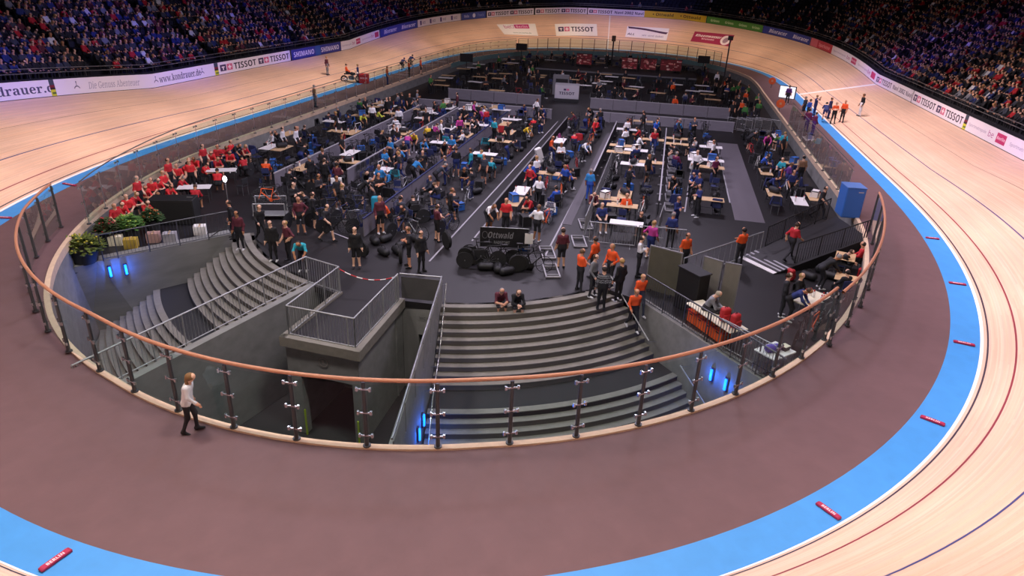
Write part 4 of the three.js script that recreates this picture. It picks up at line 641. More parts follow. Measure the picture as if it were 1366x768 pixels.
const whiteBox = (pos, turn, where) => place('wbox', `white storage box with dark lid ${where}`, pos, turn, 'storage boxes ' + where, () => buildCase(M.white, 'storage_box', 'box', 0.45, 0.35, 0.35));
function buildBag(m, name = 'sports_bag') { const t = start(name, 'bag'); mesh('body', new THREE.CapsuleGeometry(0.17, 0.36, 4, 10).rotateZ(Math.PI / 2).scale(1, 0.95, 1.05).translate(0, 0.165, 0), m, t); mesh('strap', new THREE.TorusGeometry(0.15, 0.014, 5, 14, Math.PI).translate(0, 0.28, 0), M.rubber, t); return t; }
const bagBlack = (pos, turn, where) => place('bagBlack', `black sports bag with strap ${where}`, pos, turn, 'sports bags ' + where, () => buildBag(M.black));
function buildBackpack(m) { const t = start('backpack', 'backpack'); mesh('body', rbox(0.34, 0.48, 0.24, 0, 0.24, 0, 0.09), m, t); mesh('pocket', rbox(0.26, 0.22, 0.08, 0, 0.16, 0.14, 0.03), m, t); mesh('handle', new THREE.TorusGeometry(0.05, 0.012, 5, 10, Math.PI).translate(0, 0.47, 0), M.black, t); for (const x of [-0.09, 0.09]) mesh('strap', bar(V(x, 0.42, -0.13), V(x, 0.1, -0.14), 0.016, 5), M.black, t); return t; }
// wheel bag: tall round black bag as they stand before the banner
function buildWheelBag() { const t = start('wheel_bag', 'bag'); mesh('cover', new THREE.CylinderGeometry(0.35, 0.35, 0.13, 22).rotateX(Math.PI / 2).translate(0, 0.37, 0), M.rubber, t); mesh('zip', new THREE.TorusGeometry(0.355, 0.012, 5, 22).translate(0, 0.37, 0), M.dark, t); mesh('handle', new THREE.TorusGeometry(0.06, 0.012, 5, 8, Math.PI).translate(0, 0.73, 0), M.dark, t); return t; }
const wheelBag = (pos, turn, where) => place('wheelBag', `round black wheel bag ${where}`, pos, turn, 'wheel bags ' + where, buildWheelBag);
// pair of rollers: a flat pale frame with three drums
function buildRollers() { const t = start('bicycle_rollers', 'rollers'); mesh('frame', merge([box(0.05, 0.05, 1.35, -0.27, 0.06, 0), box(0.05, 0.05, 1.35, 0.27, 0.06, 0), box(0.58, 0.05, 0.05, 0, 0.06, 0.67), box(0.58, 0.05, 0.05, 0, 0.06, -0.67)]), M.greyLight, t); for (const z of [-0.58, -0.3, 0.55]) mesh('drum', new THREE.CylinderGeometry(0.05, 0.05, 0.48, 10).rotateZ(Math.PI / 2).translate(0, 0.08, z), M.grey, t); return t; }
const rollers = (pos, turn, where) => place('rollers', `white framed training rollers ${where}`, pos, turn, 'training rollers ' + where, buildRollers);
// crowd barrier
const barrierBars = (() => { const l = []; for (let i = 1; i < 18; i++) l.push(bar(V(-1 + i * 2 / 18, 0.15, 0), V(-1 + i * 2 / 18, 1.05, 0), 0.008, 4)); return merge(l); })();
function buildBarrier() { const t = start('crowd_barrier', 'barrier'); mesh('frame', merge([bar(V(-1, 1.05, 0), V(1, 1.05, 0), 0.02, 6), bar(V(-1, 0.15, 0), V(1, 0.15, 0), 0.016, 6), bar(V(-1, 0.15, 0), V(-1, 1.05, 0), 0.02, 6), bar(V(1, 0.15, 0), V(1, 1.05, 0), 0.02, 6)]), M.galv, t); mesh('bars', barrierBars, M.galv, t).userData.kind = 'stuff'; for (const x of [-0.8, 0.8]) mesh('foot', merge([bar(V(x, 0.02, -0.25), V(x, 0.02, 0.25), 0.018, 5), bar(V(x, 0.02, 0), V(x, 0.16, 0), 0.016, 5)]), M.galv, t); return t; }
const barrier = (pos, turn, where) => place('barrier', `galvanised crowd barrier with upright bars ${where}`, pos, turn, 'crowd barriers ' + where, buildBarrier);
// bottle
function buildBottle() { const t = start('drinks_bottle', 'bottle'); mesh('body', new THREE.CylinderGeometry(0.045, 0.045, 0.22, 10).translate(0, 0.11, 0), M.white, t); mesh('cap', new THREE.CylinderGeometry(0.02, 0.028, 0.06, 8).translate(0, 0.25, 0), M.red, t); return t; }
const bottle = (pos, where) => place('bottle', `white drinks bottle with red cap ${where}`, pos, rr(0, 6), 'bottles ' + where, buildBottle);
function buildTowel(m, name = 'towel') { const t = start(name, 'towel'); const g = new THREE.PlaneGeometry(0.55, 0.8, 6, 8), p = g.attributes.position; for (let i = 0; i < p.count; i++) { const y = p.getY(i), x = p.getX(i); const over = Math.abs(y) - 0.08; p.setXYZ(i, x, over > 0 ? -over * 0.95 : 0.01, Math.sign(y) * Math.min(Math.abs(y), 0.05) + 0.015 * Math.sin(x * 14)); } g.computeVertexNormals(); mesh('cloth', g, m, t); return t; }
const GROUND = (u, v, y = FL) => px(u, v, y);
// low partition made of panels along a line
function partition(label, a, b, h, mat, trim, panelL = 2) {
  const t = thing('partition', label, 'partition'), L = a.distanceTo(b), n = Math.max(1, Math.round(L / panelL)), turn = Math.atan2(b.x - a.x, b.z - a.z);
  const pg = box(0.05, h - 0.06, L / n - 0.04, 0, (h - 0.06) / 2 + 0.03, 0), tg = box(0.08, 0.05, L / n, 0, h, 0), fg = box(0.3, 0.04, 0.05, 0, 0.02, 0);
  for (let i = 0; i < n; i++) { const p = a.clone().lerp(b, (i + 0.5) / n), m = mesh('panel', pg, mat, t); m.position.copy(p); m.rotation.y = turn; const c = mesh('top_trim', tg, trim, t); c.position.copy(p); c.rotation.y = turn; const f = mesh('foot', fg, trim, t); f.position.copy(p).addScaledVector(V(Math.sin(turn), 0, Math.cos(turn)), L / n / 2 - 0.05); f.rotation.y = turn; }
  return t;
}
const at = (x, z) => V(x, FL, z);
// ---------------------------------------------------------------- pens of the teams
const W1 = 'in the lamp pole pen', W2 = 'in the navy chair pen', W3 = 'in the middle aisle pen', W4 = 'in the black banner pen', W5 = 'in the roller pen', W6 = 'in the maroon pen', W7 = 'by the straight fence', W0 = 'by the back straight';
partition('low grey board beside the pen of the lamp pole', at(-11.55, 27.5), at(-11.55, 5), 0.85, M.partition, M.greyLight);
partition('low grey board between the lamp pole pen and the navy chairs', at(-8.4, 25.5), at(-8.4, 5), 0.85, M.partition, M.greyLight);
partition('low grey board with navy trim beside the hunched riders', at(-4.3, 32.6), at(-4.3, 5), 0.85, M.partition, M.navy);
partition('low dark board on the side of the aisle where the banner hangs', at(0.5, 29.6), at(0.5, 5), 0.8, M.dark, M.grey);
partition('low dark board between the banner pen and the rollers', at(4.35, 20.5), at(4.35, 5), 0.75, M.dark, M.greyLight);
partition('low dark board with pale trim beside the maroon team', at(8.15, 25), at(8.15, 6), 0.75, M.dark, M.greyLight);
partition('pale grey board crossing the infield behind the pens', at(-13.5, 2.2), at(-1.2, 2.2), 0.8, M.partition, M.greyLight);
partition('pale grey board crossing behind the pens beside the straight glass fence', at(1.6, 1.6), at(13.4, 1.6), 0.8, M.partition, M.greyLight);
partition('pale grey board further back before the tall white sign box', at(-12, -3.5), at(-3.2, -3.5), 0.95, M.partition, M.greyLight);
partition('pale grey board further back beside the tall white sign box', at(1.2, -4.2), at(13.6, -4.2), 0.95, M.partition, M.greyLight);
// painted lines of the aisles
{ const f = scene.getObjectByName('floor'); const ln = (x0, z0, x1, z1, w = 0.07) => { const a = V(x0, FL + 0.004, z0), b = V(x1, FL + 0.004, z1), L = a.distanceTo(b), g = box(w, 0.006, L); const m = mesh('floor_line', g, M.greyLight, f); m.position.copy(a).lerp(b, 0.5); m.rotation.y = Math.atan2(b.x - a.x, b.z - a.z); };
  ln(-0.7, 34.3, -0.55, 3); ln(0.3, 31.5, 0.3, 3); ln(3.7, 32.2, 3.95, 6); ln(-4.4, 33.2, -8.3, 31.3); ln(9.5, 24, 10.1, 12); ln(-9.4, 28.6, -7.6, 31.4); ln(-9.4, 28.6, -6, 27.4); ln(11.9, 21.5, 11.9, 8);
  const rug = (x0, z0, x1, z1, m) => mesh('floor_sheet', box(x1 - x0, 0.012, z1 - z0, (x0 + x1) / 2, FL + 0.007, (z0 + z1) / 2), m, f);
  const lil = std({ map: mottle(84, 80, 86, 0.08, 0.4), roughness: 0.6 }); rug(-8.3, 6, -4.5, 26.5, lil); rug(11.95, 6, 13.4, 24.5, std({ map: mottle(112, 107, 114, 0.08, 0.4), roughness: 0.3 })); rug(3.75, 6, 4.2, 28, lil);
}
const pens = [
  { x0: -16.4, x1: -11.9, z0: 3.2, z1: 24.5, w: W0, teams: [[24.5, ['#16161a', '#24242a', '#d9d9de']], [14, ['#16161a', '#f0f0f2', '#cfd84a', '#24242a']], [8, ['#16161a', '#7d7f86', '#3f7a3a']]], n: 0.62 },
  { x0: -11.3, x1: -8.7, z0: 3.2, z1: 26, w: W1, teams: [[24, ['#16161a', '#24242a', '#16161a']], [16, ['#16161a', '#e8561f', '#d9d9de']], [10, ['#5a2230', '#24242a', '#3f7a3a']]], n: 0.72 },
  { x0: -8.1, x1: -4.6, z0: 3.2, z1: 27, w: W2, teams: [[26, ['#2f86c8', '#24242a']], [19, ['#d8b52a', '#b83a8c', '#2f86c8', '#f0f0f2']], [13, ['#b5202a', '#24242a', '#16161a', '#f0f0f2']], [9, ['#b83a8c', '#f0f0f2', '#16161a']]], n: 0.6 },
  { x0: -4.0, x1: -0.9, z0: 3.2, z1: 29.6, w: W3, teams: [[28, ['#16161a', '#24242a', '#3a3f4c']], [23, ['#16161a', '#e8561f', '#2aa3b5']], [18, ['#d8b52a', '#16161a', '#2a55b8', '#2aa3b5']], [12.5, ['#d2282e', '#e8561f', '#d2282e']], [9, ['#24242a', '#f0f0f2', '#22306a']]], n: 0.62 },
  { x0: 0.8, x1: 3.5, z0: 3.2, z1: 28, w: W4, teams: [[27, ['#2a55b8', '#f0f0f2', '#b5202a']], [20.5, ['#2a55b8', '#f0f0f2', '#f0f0f2', '#e8561f']], [15, ['#f0f0f2', '#d2282e', '#b83a8c']], [11, ['#16161a', '#5a2230', '#d2282e']]], n: 0.72 },
  { x0: 4.9, x1: 7.9, z0: 3.2, z1: 26, w: W5, teams: [[27, ['#22306a', '#22306a', '#e8561f', '#24242a']], [18, ['#22306a', '#24242a', '#16161a']], [13, ['#b5202a', '#24242a', '#f0f0f2']], [9, ['#2f86c8', '#2a55b8', '#24242a']]], n: 0.68 },
  { x0: 8.5, x1: 11.6, z0: 3.2, z1: 24, w: W6, teams: [[24, ['#24242a', '#22306a', '#24242a']], [19, ['#6b1f4a', '#6b1f4a', '#f0f0f2', '#24242a']], [12, ['#5a2230', '#22306a', '#d9d9de']], [9, ['#3a3f4c', '#2f86c8']]], n: 0.66 },
  { x0: 13.6, x1: 16.6, z0: 3.2, z1: 22, w: W7, teams: [[22, ['#5a2a7a', '#24242a', '#22306a']], [17, ['#22306a', '#2a55b8', '#8c6a50', '#2aa3b5']], [12, ['#2aa3b5', '#3f7a3a', '#b83a8c', '#24242a']], [9, ['#e8561f', '#24242a', '#3f7a3a']]], n: 0.7 },
];
let nPeople = 0;
const JACKETS = { red: M.red, orange: M.orange, white: M.white, navy: M.navy, black: M.black, blue: M.bluePad, pink: plain(0xa84a86, 0.8), teal: plain(0x2a8ea0, 0.8) };
function buildJacket(m) { const t = start('jacket', 'jacket'); mesh('back', rbox(0.44, 0.5, 0.09, 0, 0.62, -0.24, 0.04), m, t); for (const s of [-1, 1]) mesh('sleeve', bar(V(s * 0.2, 0.84, -0.22), V(s * 0.27, 0.42, -0.14), 0.05, 6), m, t); return t; }
function jacket(col, pos, turn, where) { return place('jacket_' + col, `${col} jacket hung over a chair ${where}`, pos, turn, 'jackets ' + where, () => buildJacket(JACKETS[col])); }
for (const pen of pens) {
  const cols = Math.max(3, Math.round((pen.x1 - pen.x0) / 0.98)), dx = (pen.x1 - pen.x0) / cols;
  const skip = new Set();
  for (let z = pen.z1 + 1.2, r = 0; z > pen.z0; z -= 0.94, r++) for (let c = 0; c < cols; c++) {
    if (skip.has(r + ',' + c)) continue;
    const team = [...pen.teams].reverse().find(([zt]) => z <= zt) ?? pen.teams[0], x = pen.x0 + dx * (c + 0.5) + rr(-0.1, 0.1), zz = z - 0.47 + rr(-0.1, 0.1), v = rnd();
    const top = pick(team[1]), legs = pick(['#16161a', '#24242a', '#22306a', '#16161a']), jk = pick({ '#b5202a': ['red'], '#d2282e': ['red'], '#e8561f': ['orange', 'black'], '#f0f0f2': ['white', 'blue'], '#22306a': ['navy'], '#2a55b8': ['blue', 'white'], '#b83a8c': ['pink', 'white'], '#2aa3b5': ['teal'], '#2f86c8': ['blue', 'teal'] }[top] ?? ['black', 'navy']);
    if (rnd() > pen.n + 0.3) continue;
    if (v < 0.14) { person(pick(['stand', 'stand', 'hips', 'crossed', 'lean', 'walk']), top, legs, at(x, zz), rr(0, 6.28), pen.w); nPeople++; }
    else if (v < 0.27) { const a = rr(0, 6.28); chair(at(x, zz), a, pen.w); person(pick(['sit', 'slump']), top, legs, at(x, zz), a, pen.w); nPeople++; }
    else if (v < 0.43) { const a = pick([0, Math.PI, 1.57]) + rr(-0.2, 0.2); chair(at(x, zz), a, pen.w); if (rnd() < 0.55) jacket(jk, at(x, zz), a, pen.w); else if (rnd() < 0.4) place('bagSeat', `dark kit bag on a chair ${pen.w}`, V(x, FL + 0.47, zz), a, 'kit bags ' + pen.w, () => buildBag(M.dark, 'kit_bag')); }
    else if (v < 0.51) { const p = at(x, zz - 0.3), tw = pen.w.replace(/^in|^by/, (w) => 'on a table ' + w); (rnd() < 0.6 ? tableWood : tableWhite)(p, Math.PI / 2 * (rnd() < 0.5 ? 1 : 0), pen.w); skip.add((r + 1) + ',' + c); for (let i = 0; i < 2; i++) bottle(V(p.x + (i ? 0.22 : -0.24), FL + 0.758, p.z + rr(-0.22, 0.22)), tw); if (rnd() < 0.6) (rnd() < 0.35 ? whiteBox : rnd() < 0.2 ? coolBox : smallBag)(V(p.x, FL + 0.758, p.z), rr(0, 3), tw); }
    else if (v < 0.74) { const a = Math.PI / 2 + rr(-0.4, 0.4); bike(Math.floor(rnd() * 6) % (rnd() < 0.5 ? 1 : 6), at(x, zz), a, pen.w); }
    else (rnd() < 0.4 ? flightCase : rnd() < 0.35 ? coolBox : bagBlack)(at(x, zz), rr(0, 3), pen.w);
  }
}
console.log('pen people', nPeople);
// ---------------------------------------------------------------- things placed one by one
const face = (p, q) => Math.atan2(q.x - p.x, q.z - p.z);
const one = (pose, top, legs, u, v, turn, label, o = {}) => person(pose, top, legs, GROUND(u, v, o.y ?? FL), turn, '', { label, scale: 0.97, ...o });
// woman on the apron
one('step', '#d9d9de', '#24242a', 257, 576, 1.9, 'woman with long blond hair in white jacket walking beside the glass fence', { y: 0, res: 84, long: true, hair: '#7d5c38', longTop: true, sleeve: true, shorts: false, shoe: '#1c1c20', scale: 0.9, skin: '#e0b398' });
// people before the wide stairs
one('stand', '#5a2230', '#24242a', 748, 357, 3.6, 'person in dark red shirt and black shorts with red socks by the rollers', { shorts: true, sleeve: false });
one('crossed', '#e8561f', '#24242a', 772, 388, 2.2, 'person in orange jacket with folded arms at the head of the stairs', { sleeve: true, shorts: false });
one('stand', '#e8561f', '#24242a', 790, 370, 4.2, 'person in orange jacket facing the group at the head of the stairs', { sleeve: true, shorts: false });
one('hips', '#7d7f86', '#24242a', 789, 396, 1.2, 'person in grey top with a hand on the hip at the head of the stairs', { sleeve: true, shorts: false });
one('hips', '#e8561f', '#24242a', 812, 380, 5.6, 'person in orange jacket with one hand on the hip behind the striped jumper', { sleeve: true, shorts: false });
one('stand', '#24242a', '#16161a', 801, 413, 3.3, 'person in striped grey jumper on the upper steps', { stripe: '#8a8c90', sleeve: true, shorts: false, y: FL - 0.18 });
one('stand', '#16161a', '#16161a', 824, 402, 4, 'person in long black coat beside the striped jumper', { sleeve: true, shorts: false });
one('walk', '#e8561f', '#24242a', 842, 440, 0.4, 'person in orange jacket going down the wide stairs', { sleeve: true, shorts: false, y: FL - 0.9, shoe: '#d8d8dc' });
one('walk', '#e8561f', '#3a3f4c', 850, 420, 0.5, 'person in orange jacket following down the wide stairs', { sleeve: false, shorts: false, y: FL - 0.54, shoe: '#d8d8dc' });
one('crossed', '#d9d9de', '#24242a', 850, 368, 1.5, 'person in pale grey shirt beside the olive screen', { shorts: false });
one('hips', '#b83a8c', '#22306a', 866, 345, 2.6, 'person in pink top just behind the olive screen', {});
one('stand', '#e8561f', '#24242a', 910, 363, 0.6, 'person in orange shirt behind the black counter', { shorts: false });
one('crossed', '#e8561f', '#24242a', 984, 355, 3.8, 'person in orange polo shirt standing at the foot of the ramp', { shorts: false, shoe: '#1c1c20' });
one('stand', '#22306a', '#24242a', 892, 332, 2.8, 'person in navy shirt standing near the olive screen', { shorts: false });
one('crossed', '#22306a', '#22306a', 899, 308, 1.0, 'person in navy tracksuit with folded arms by the maroon pen', { sleeve: true, shorts: false });
one('stand', '#2f86c8', '#2a55b8', 785, 267, 3.0, 'person in light blue top standing alone beside the banner pen', { shorts: false });
one('slump', '#5a2230', '#24242a', 789, 285, 0.3, 'rider in dark red vest hunched on a roller bicycle', { });
one('stand', '#d2282e', '#24242a', 674, 312, 0.1, 'person in bright red shirt behind the black banner', { shorts: false });
one('hips', '#f0f0f2', '#24242a', 716, 322, 2.9, 'person in white shirt and black shorts turned from the banner', { shorts: true, sleeve: false });
one('lean', '#f0f0f2', '#24242a', 652, 308, 0.8, 'person in white top bending over behind the banner', { shorts: true });
one('stand', '#16161a', '#16161a', 476, 357, 0.4, 'person in black kit standing beside the wheel bags', { shorts: true });
one('stand', '#16161a', '#16161a', 562, 362, 1.0, 'person in black kit standing beside the floor line', { shorts: false, sleeve: true });
one('crossed', '#24242a', '#16161a', 546, 356, 5.2, 'person in charcoal kit with folded arms beside the floor line', { shorts: true });
// riders and staff near the western flight
one('stand', '#16161a', '#16161a', 366, 348, 0.2, 'person in black standing at the head of the curved stairs', { sleeve: true, shorts: false, shoe: '#d8d8dc' });
one('hips', '#5a2230', '#16161a', 386, 348, 5.8, 'person in dark red top at the head of the curved stairs', { sleeve: false, shorts: false });
one('walk', '#16161a', '#16161a', 350, 323, 1.0, 'person in black walking past the curved stairs', { sleeve: true, shorts: false });
one('lean', '#2aa3b5', '#24242a', 405, 362, 0.3, 'person in teal shirt bending at the corner of the railing', {});
one('stand', '#5a2230', '#16161a', 322, 333, 0.1, 'person in dark red top on the top step of the curved stairs', { y: FL - 0.18, sleeve: true, shorts: false });
one('stand', '#16161a', '#16161a', 312, 318, 5.4, 'person in black by the end of the dark railing', { sleeve: true, shorts: false });
one('hips', '#5a2230', '#24242a', 402, 312, 0.6, 'rider in dark red jersey standing beside the bicycle trolley', { shorts: true });
one('stand', '#16161a', '#16161a', 420, 305, 2.2, 'rider in black jersey standing among the bicycles near the trolley', { shorts: true });
one('walk', '#24242a', '#16161a', 437, 322, 1.4, 'rider in charcoal jersey wheeling a bicycle towards the floor line', { shorts: true });
one('crossed', '#16161a', '#24242a', 395, 290, 1.2, 'rider in black with folded arms behind the bicycle trolley', { shorts: true });
// seated on the wide stairs
{ const p = px(667, 409, FL - 0.2), q = px(689, 411, FL - 0.2);
  for (const [a, l, c] of [[p, 'person in dark red shirt sitting on the top step of the wide stairs', '#5a2230'], [q, 'person in black shirt sitting hunched on the top step of the wide stairs', '#16161a']]) person('slump', c, '#24242a', V(a.x, FL - 0.52, a.z), 0.4, '', { label: l, shorts: true, scale: 0.95 }); }
// red shirted people between kerb and speaker box
{ let i = 0; for (let s = 88.0; s < 101.5; s += 0.74, i++) for (const o of i % 2 ? [-0.55, -1.5] : [-0.6]) { const pose = i % 5 === 4 ? 'stand' : i % 2 ? 'slump' : 'sit', p = kerb(s + (o < -1 ? 0.35 : 0), o, FL), a = 1.0 + rr(-0.8, 0.8); if (pose !== 'stand') chair(p, a, 'among the red shirted people'); person(pose, pick(['#d2282e', '#b5202a', '#d2282e']), pick(['#16161a', '#24242a']), p, a, 'beside the speaker box', { sleeve: false }); }
  for (const s of [93.2, 96.8]) tableWhite(kerb(s, -2.35, FL), 0.45, 'among the red shirted people');
  for (const s of [91.6, 94.9, 98.4]) person('slump', pick(['#d2282e', '#b5202a']), '#16161a', kerb(s, -2.9, FL), 3.9 + rr(-0.5, 0.5), 'beside the speaker box', { sleeve: false }); }
{ // speaker box, monitors
  const p = GROUND(236, 296), t = thing('speaker_box', 'large black loudspeaker box behind the dark railing', 'speaker', p, 0.35); mesh('cabinet', rbox(1.9, 1.15, 0.9, 0, 0.575, 0, 0.03), M.black, t); mesh('grille', box(1.8, 1.02, 0.03, 0, 0.575, 0.455), M.rubber, t); mesh('handle', bar(V(0.6, 1.16, 0), V(0.85, 1.16, 0), 0.02, 6), M.steel, t); }
// flower boxes
function planter(u, v, label, leafCol, flowerCol, r) {
  const p = GROUND(u, v), t = thing('planter', label, 'planter', p, rr(0, 3)); mesh('pot', new THREE.CylinderGeometry(r * 0.75, r * 0.58, 0.55, 14).translate(0, 0.275, 0), M.dark, t);
  const leaf = new THREE.SphereGeometry(0.5, 5, 3).scale(0.16, 0.035, 0.4), L = [], F = []; for (let i = 0; i < 170; i++) { const a = rr(0, 6.28), q = Math.sqrt(rnd()) * r, y = 0.55 + (1 - (q / r) ** 2) * 0.45 + rr(-0.08, 0.08); const g = leaf.clone().rotateX(rr(-0.9, 0.3)).rotateY(a).translate(q * Math.sin(a), y, q * Math.cos(a)); L.push(g); if (i % 4 === 0) F.push(new THREE.SphereGeometry(0.045, 5, 4).translate(q * Math.sin(a + 0.4), y + 0.07, q * Math.cos(a + 0.4))); }
  mesh('foliage', merge(L), plain(leafCol, 0.8), t); mesh('flowers', merge(F), plain(flowerCol, 0.7), t); return t;
}
planter(114, 349, 'yellow flowering plant in a dark pot at the end of the railing', 0x5c6b2a, 0xb8b040, 0.75); planter(176, 318, 'green leafy plant in a dark pot behind the railing', 0x4f7a34, 0x9ab04a, 0.5); planter(206, 310, 'dark leafy plant in a pot beside the speaker box', 0x35522a, 0xb06a3a, 0.4); planter(146, 325, 'red flowering plant in a dark pot behind the railing', 0x3c4a26, 0x9c3434, 0.42);
for (const [u, v, m, l] of [[156, 326, M.cream, 'cream carton behind the dark railing'], [176, 330, plain(0xb59a3c, 0.7), 'mustard yellow carton behind the dark railing'], [206, 322, plain(0xb08d86, 0.7), 'pinkish carton behind the dark railing'], [228, 322, M.greyLight, 'grey sack shaped carton behind the dark railing'], [268, 312, M.white, 'small white carton at the end of the dark railing']]) { const t = thing('carton', l, 'carton', GROUND(u, v), 0.5); mesh('body', rbox(0.5, 0.4, 0.4, 0, 0.2, 0, 0.015), m, t); mesh('flap', box(0.5, 0.01, 0.2, 0, 0.405, 0.02), m, t); mesh('tape', box(0.06, 0.012, 0.41, 0, 0.404, 0), M.plywood, t); }
// lamp on a pole
{ const p = GROUND(308, 296), t = thing('lamp_pole', 'thin pole with a bright white lamp beside the speaker box', 'lamp', p); mesh('pole', bar(V(0, 0, 0), V(0, 1.9, 0), 0.025, 6), M.steel, t); mesh('foot', new THREE.CylinderGeometry(0.22, 0.24, 0.04, 14).translate(0, 0.02, 0), M.dark, t); mesh('bulb', new THREE.SphereGeometry(0.11, 12, 9).scale(0.85, 1.3, 0.85).translate(0, 2.0, 0), std({ color: 0xffffff, emissive: 0xeef0ff, emissiveIntensity: 5 }), t); const l = new THREE.PointLight(0xeef0ff, 5, 0, 2); l.position.set(p.x, p.y + 2.0, p.z); l.shadow.radius = 4; l.castShadow = true; scene.add(l); }
// bicycle trolley
{ const p = GROUND(362, 290), t = thing('bicycle_trolley', 'pale metal trolley loaded with two bicycles', 'trolley', p, 0.35); mesh('deck', rbox(1.5, 0.06, 0.7, 0, 0.2, 0, 0.02), M.galv, t); mesh('frame', merge([bar(V(-0.7, 0.2, -0.3), V(-0.7, 0.95, -0.3), 0.03, 6), bar(V(0.7, 0.2, -0.3), V(0.7, 0.95, -0.3), 0.03, 6), bar(V(-0.7, 0.95, -0.3), V(0.7, 0.95, -0.3), 0.03, 6), bar(V(-0.7, 0.2, 0.3), V(-0.7, 0.75, 0.3), 0.03, 6), bar(V(0.7, 0.2, 0.3), V(0.7, 0.75, 0.3), 0.03, 6), bar(V(-0.7, 0.75, 0.3), V(0.7, 0.75, 0.3), 0.03, 6)]), M.galv, t); for (const [x, z] of [[-0.6, -0.25], [0.6, -0.25], [-0.6, 0.25], [0.6, 0.25]]) mesh('castor', new THREE.CylinderGeometry(0.09, 0.09, 0.05, 10).rotateX(Math.PI / 2).translate(x, 0.09, z), M.rubber, t);
  bike(4, V(p.x - 0.1, FL + 0.62, p.z - 0.1), 0.35, 'on the pale metal trolley'); bike(5, V(p.x + 0.15, FL + 0.62, p.z + 0.12), 0.35 + Math.PI, 'on the pale metal trolley'); }
for (const [u, v, i, a] of [[415, 290, 0, 0.6], [428, 300, 3, 0.9], [445, 312, 0, 0.3], [458, 296, 3, 1.2], [470, 303, 4, 0.5], [440, 285, 3, 0.2], [482, 308, 3, 0.9], [392, 300, 0, 1.5]]) bike(i, GROUND(u, v), a, 'near the bicycle trolley');
for (const [u, v] of [[484, 342], [535, 350], [596, 331]]) wheelBag(GROUND(u, v), rr(0, 3), 'at the front of the middle aisle pen');
for (const [u, v] of [[622, 352], [690, 362]]) wheelBag(GROUND(u, v), rr(-0.5, 0.5) + 0.3, 'before the black banner');
for (const [u, v] of [[632, 350], [648, 360], [664, 362], [676, 366], [702, 358]]) bagBlack(GROUND(u, v), rr(0, 3), 'before the black banner');
for (const [u, v, i] of [[655, 352, 0], [678, 356, 0], [698, 354, 0], [640, 347, 0], [708, 362, 0], [634, 358, 0]]) bike(i, GROUND(u, v), 0.2, 'before the black banner');
for (const [u, v] of [[500, 325], [515, 322], [535, 330], [552, 322], [512, 340], [530, 338]]) bagBlack(GROUND(u, v), rr(0, 3), 'at the front of the middle aisle pen');
{ // banner
  const a = GROUND(640, 338), b = GROUND(704, 341), L = a.distanceTo(b), t = thing('banner', 'black fabric banner with faded white lettering across the front of a pen', 'banner', a.clone().lerp(b, 0.5), Math.atan2(b.x - a.x, b.z - a.z) - Math.PI / 2);
  mesh('fabric', box(L, 0.85, 0.03, 0, 0.75, 0), std({ color: 0x1b1b1e, roughness: 0.8 }), t); const f = mesh('printed_face', new THREE.PlaneGeometry(L, 0.85), printed(512, 160, (c, w, h) => { fill(c, w, h, '#1b1b1f'); words(c, 'Ottwald', 210, 60, 70, '#85858c', 'italic bold'); words(c, 'RADSPORT', 230, 118, 34, '#8d8d92'); c.strokeStyle = '#6a6a70'; c.lineWidth = 5; c.beginPath(); c.arc(50, 60, 28, 0, 7); c.stroke(); }), t); f.position.set(0, 0.75, 0.017);
  for (const x of [-L / 2, L / 2]) mesh('post', bar(V(x, 0, 0), V(x, 1.2, 0), 0.02, 6), M.steel, t);
  mesh('top_rail', bar(V(-L / 2, 1.19, 0), V(L / 2, 1.19, 0), 0.016, 6), M.steel, t);
  coolBox(V(b.x - 0.3, FL, b.z - 0.6), 0.2, 'behind the black banner'); const s = thing('paper_notice', 'white paper notice pinned beside the black banner', 'notice', V(b.x + 0.02, FL + 0.55, b.z + 0.05), 0.2); mesh('sheet', box(0.34, 0.46, 0.02, 0, 0.23, 0), M.white, s); mesh('clip', box(0.1, 0.03, 0.03, 0, 0.46, 0), M.steel, s); }
for (const [u, v, a] of [[735, 362, 0.3], [730, 338, 0.3], [772, 323, 0.25], [781, 300, 0.25]]) rollers(GROUND(u, v), a, 'at the front of the pens');
for (let i = 0; i < 9; i++) rollers(at(8.75 - 0.0, 23.6 - i * 1.75), 0.05, 'along the maroon pen');
for (let i = 0; i < 6; i++) barrier(at(5.0 + 0.0, 28.6 - i * 2.2), Math.PI / 2, 'beside the rollers');
// barrier with white table at front of the roller pen
barrier(at(6.3, 30.2), 0.05, 'at the front of the roller pen'); barrier(at(8.4, 30.0), 0.05, 'at the front of the roller pen'); barrier(at(8.3, 27.6), 1.5, 'at the front of the roller pen');
tableWhite(at(6.8, 29.0), 0, 'at the front of the roller pen'); tableWood(at(10.6, 23.8), 0, 'at the front of the maroon pen'); flightCase(at(5.9, 27.2), 0.3, 'at the front of the roller pen'); flightCase(at(7.6, 27.6), 1.3, 'at the front of the roller pen');
for (const [x, z] of [[5.6, 28.2], [6.5, 27.6], [7.4, 28.3], [5.7, 26.4], [6.6, 26.3]]) chair(at(x, z), rr(-0.4, 0.4), 'at the front of the roller pen');
for (const [x, z, c, ps] of [[5.6, 28.2, '#22306a', 'sit'], [7.4, 28.3, '#24242a', 'slump'], [6.6, 26.3, '#e8561f', 'sit']]) person(ps, c, '#24242a', at(x, z), rr(-0.4, 0.4), 'before the roller pen');
for (let i = 0; i < 8; i++) chair(at(-8.05, 24.4 - i * 0.62), Math.PI / 2, 'in the row against the low grey board');
for (let i = 0; i < 4; i++) chair(at(-7.3, 25.6 - i * 0.62), Math.PI / 2, 'in the row against the low grey board');
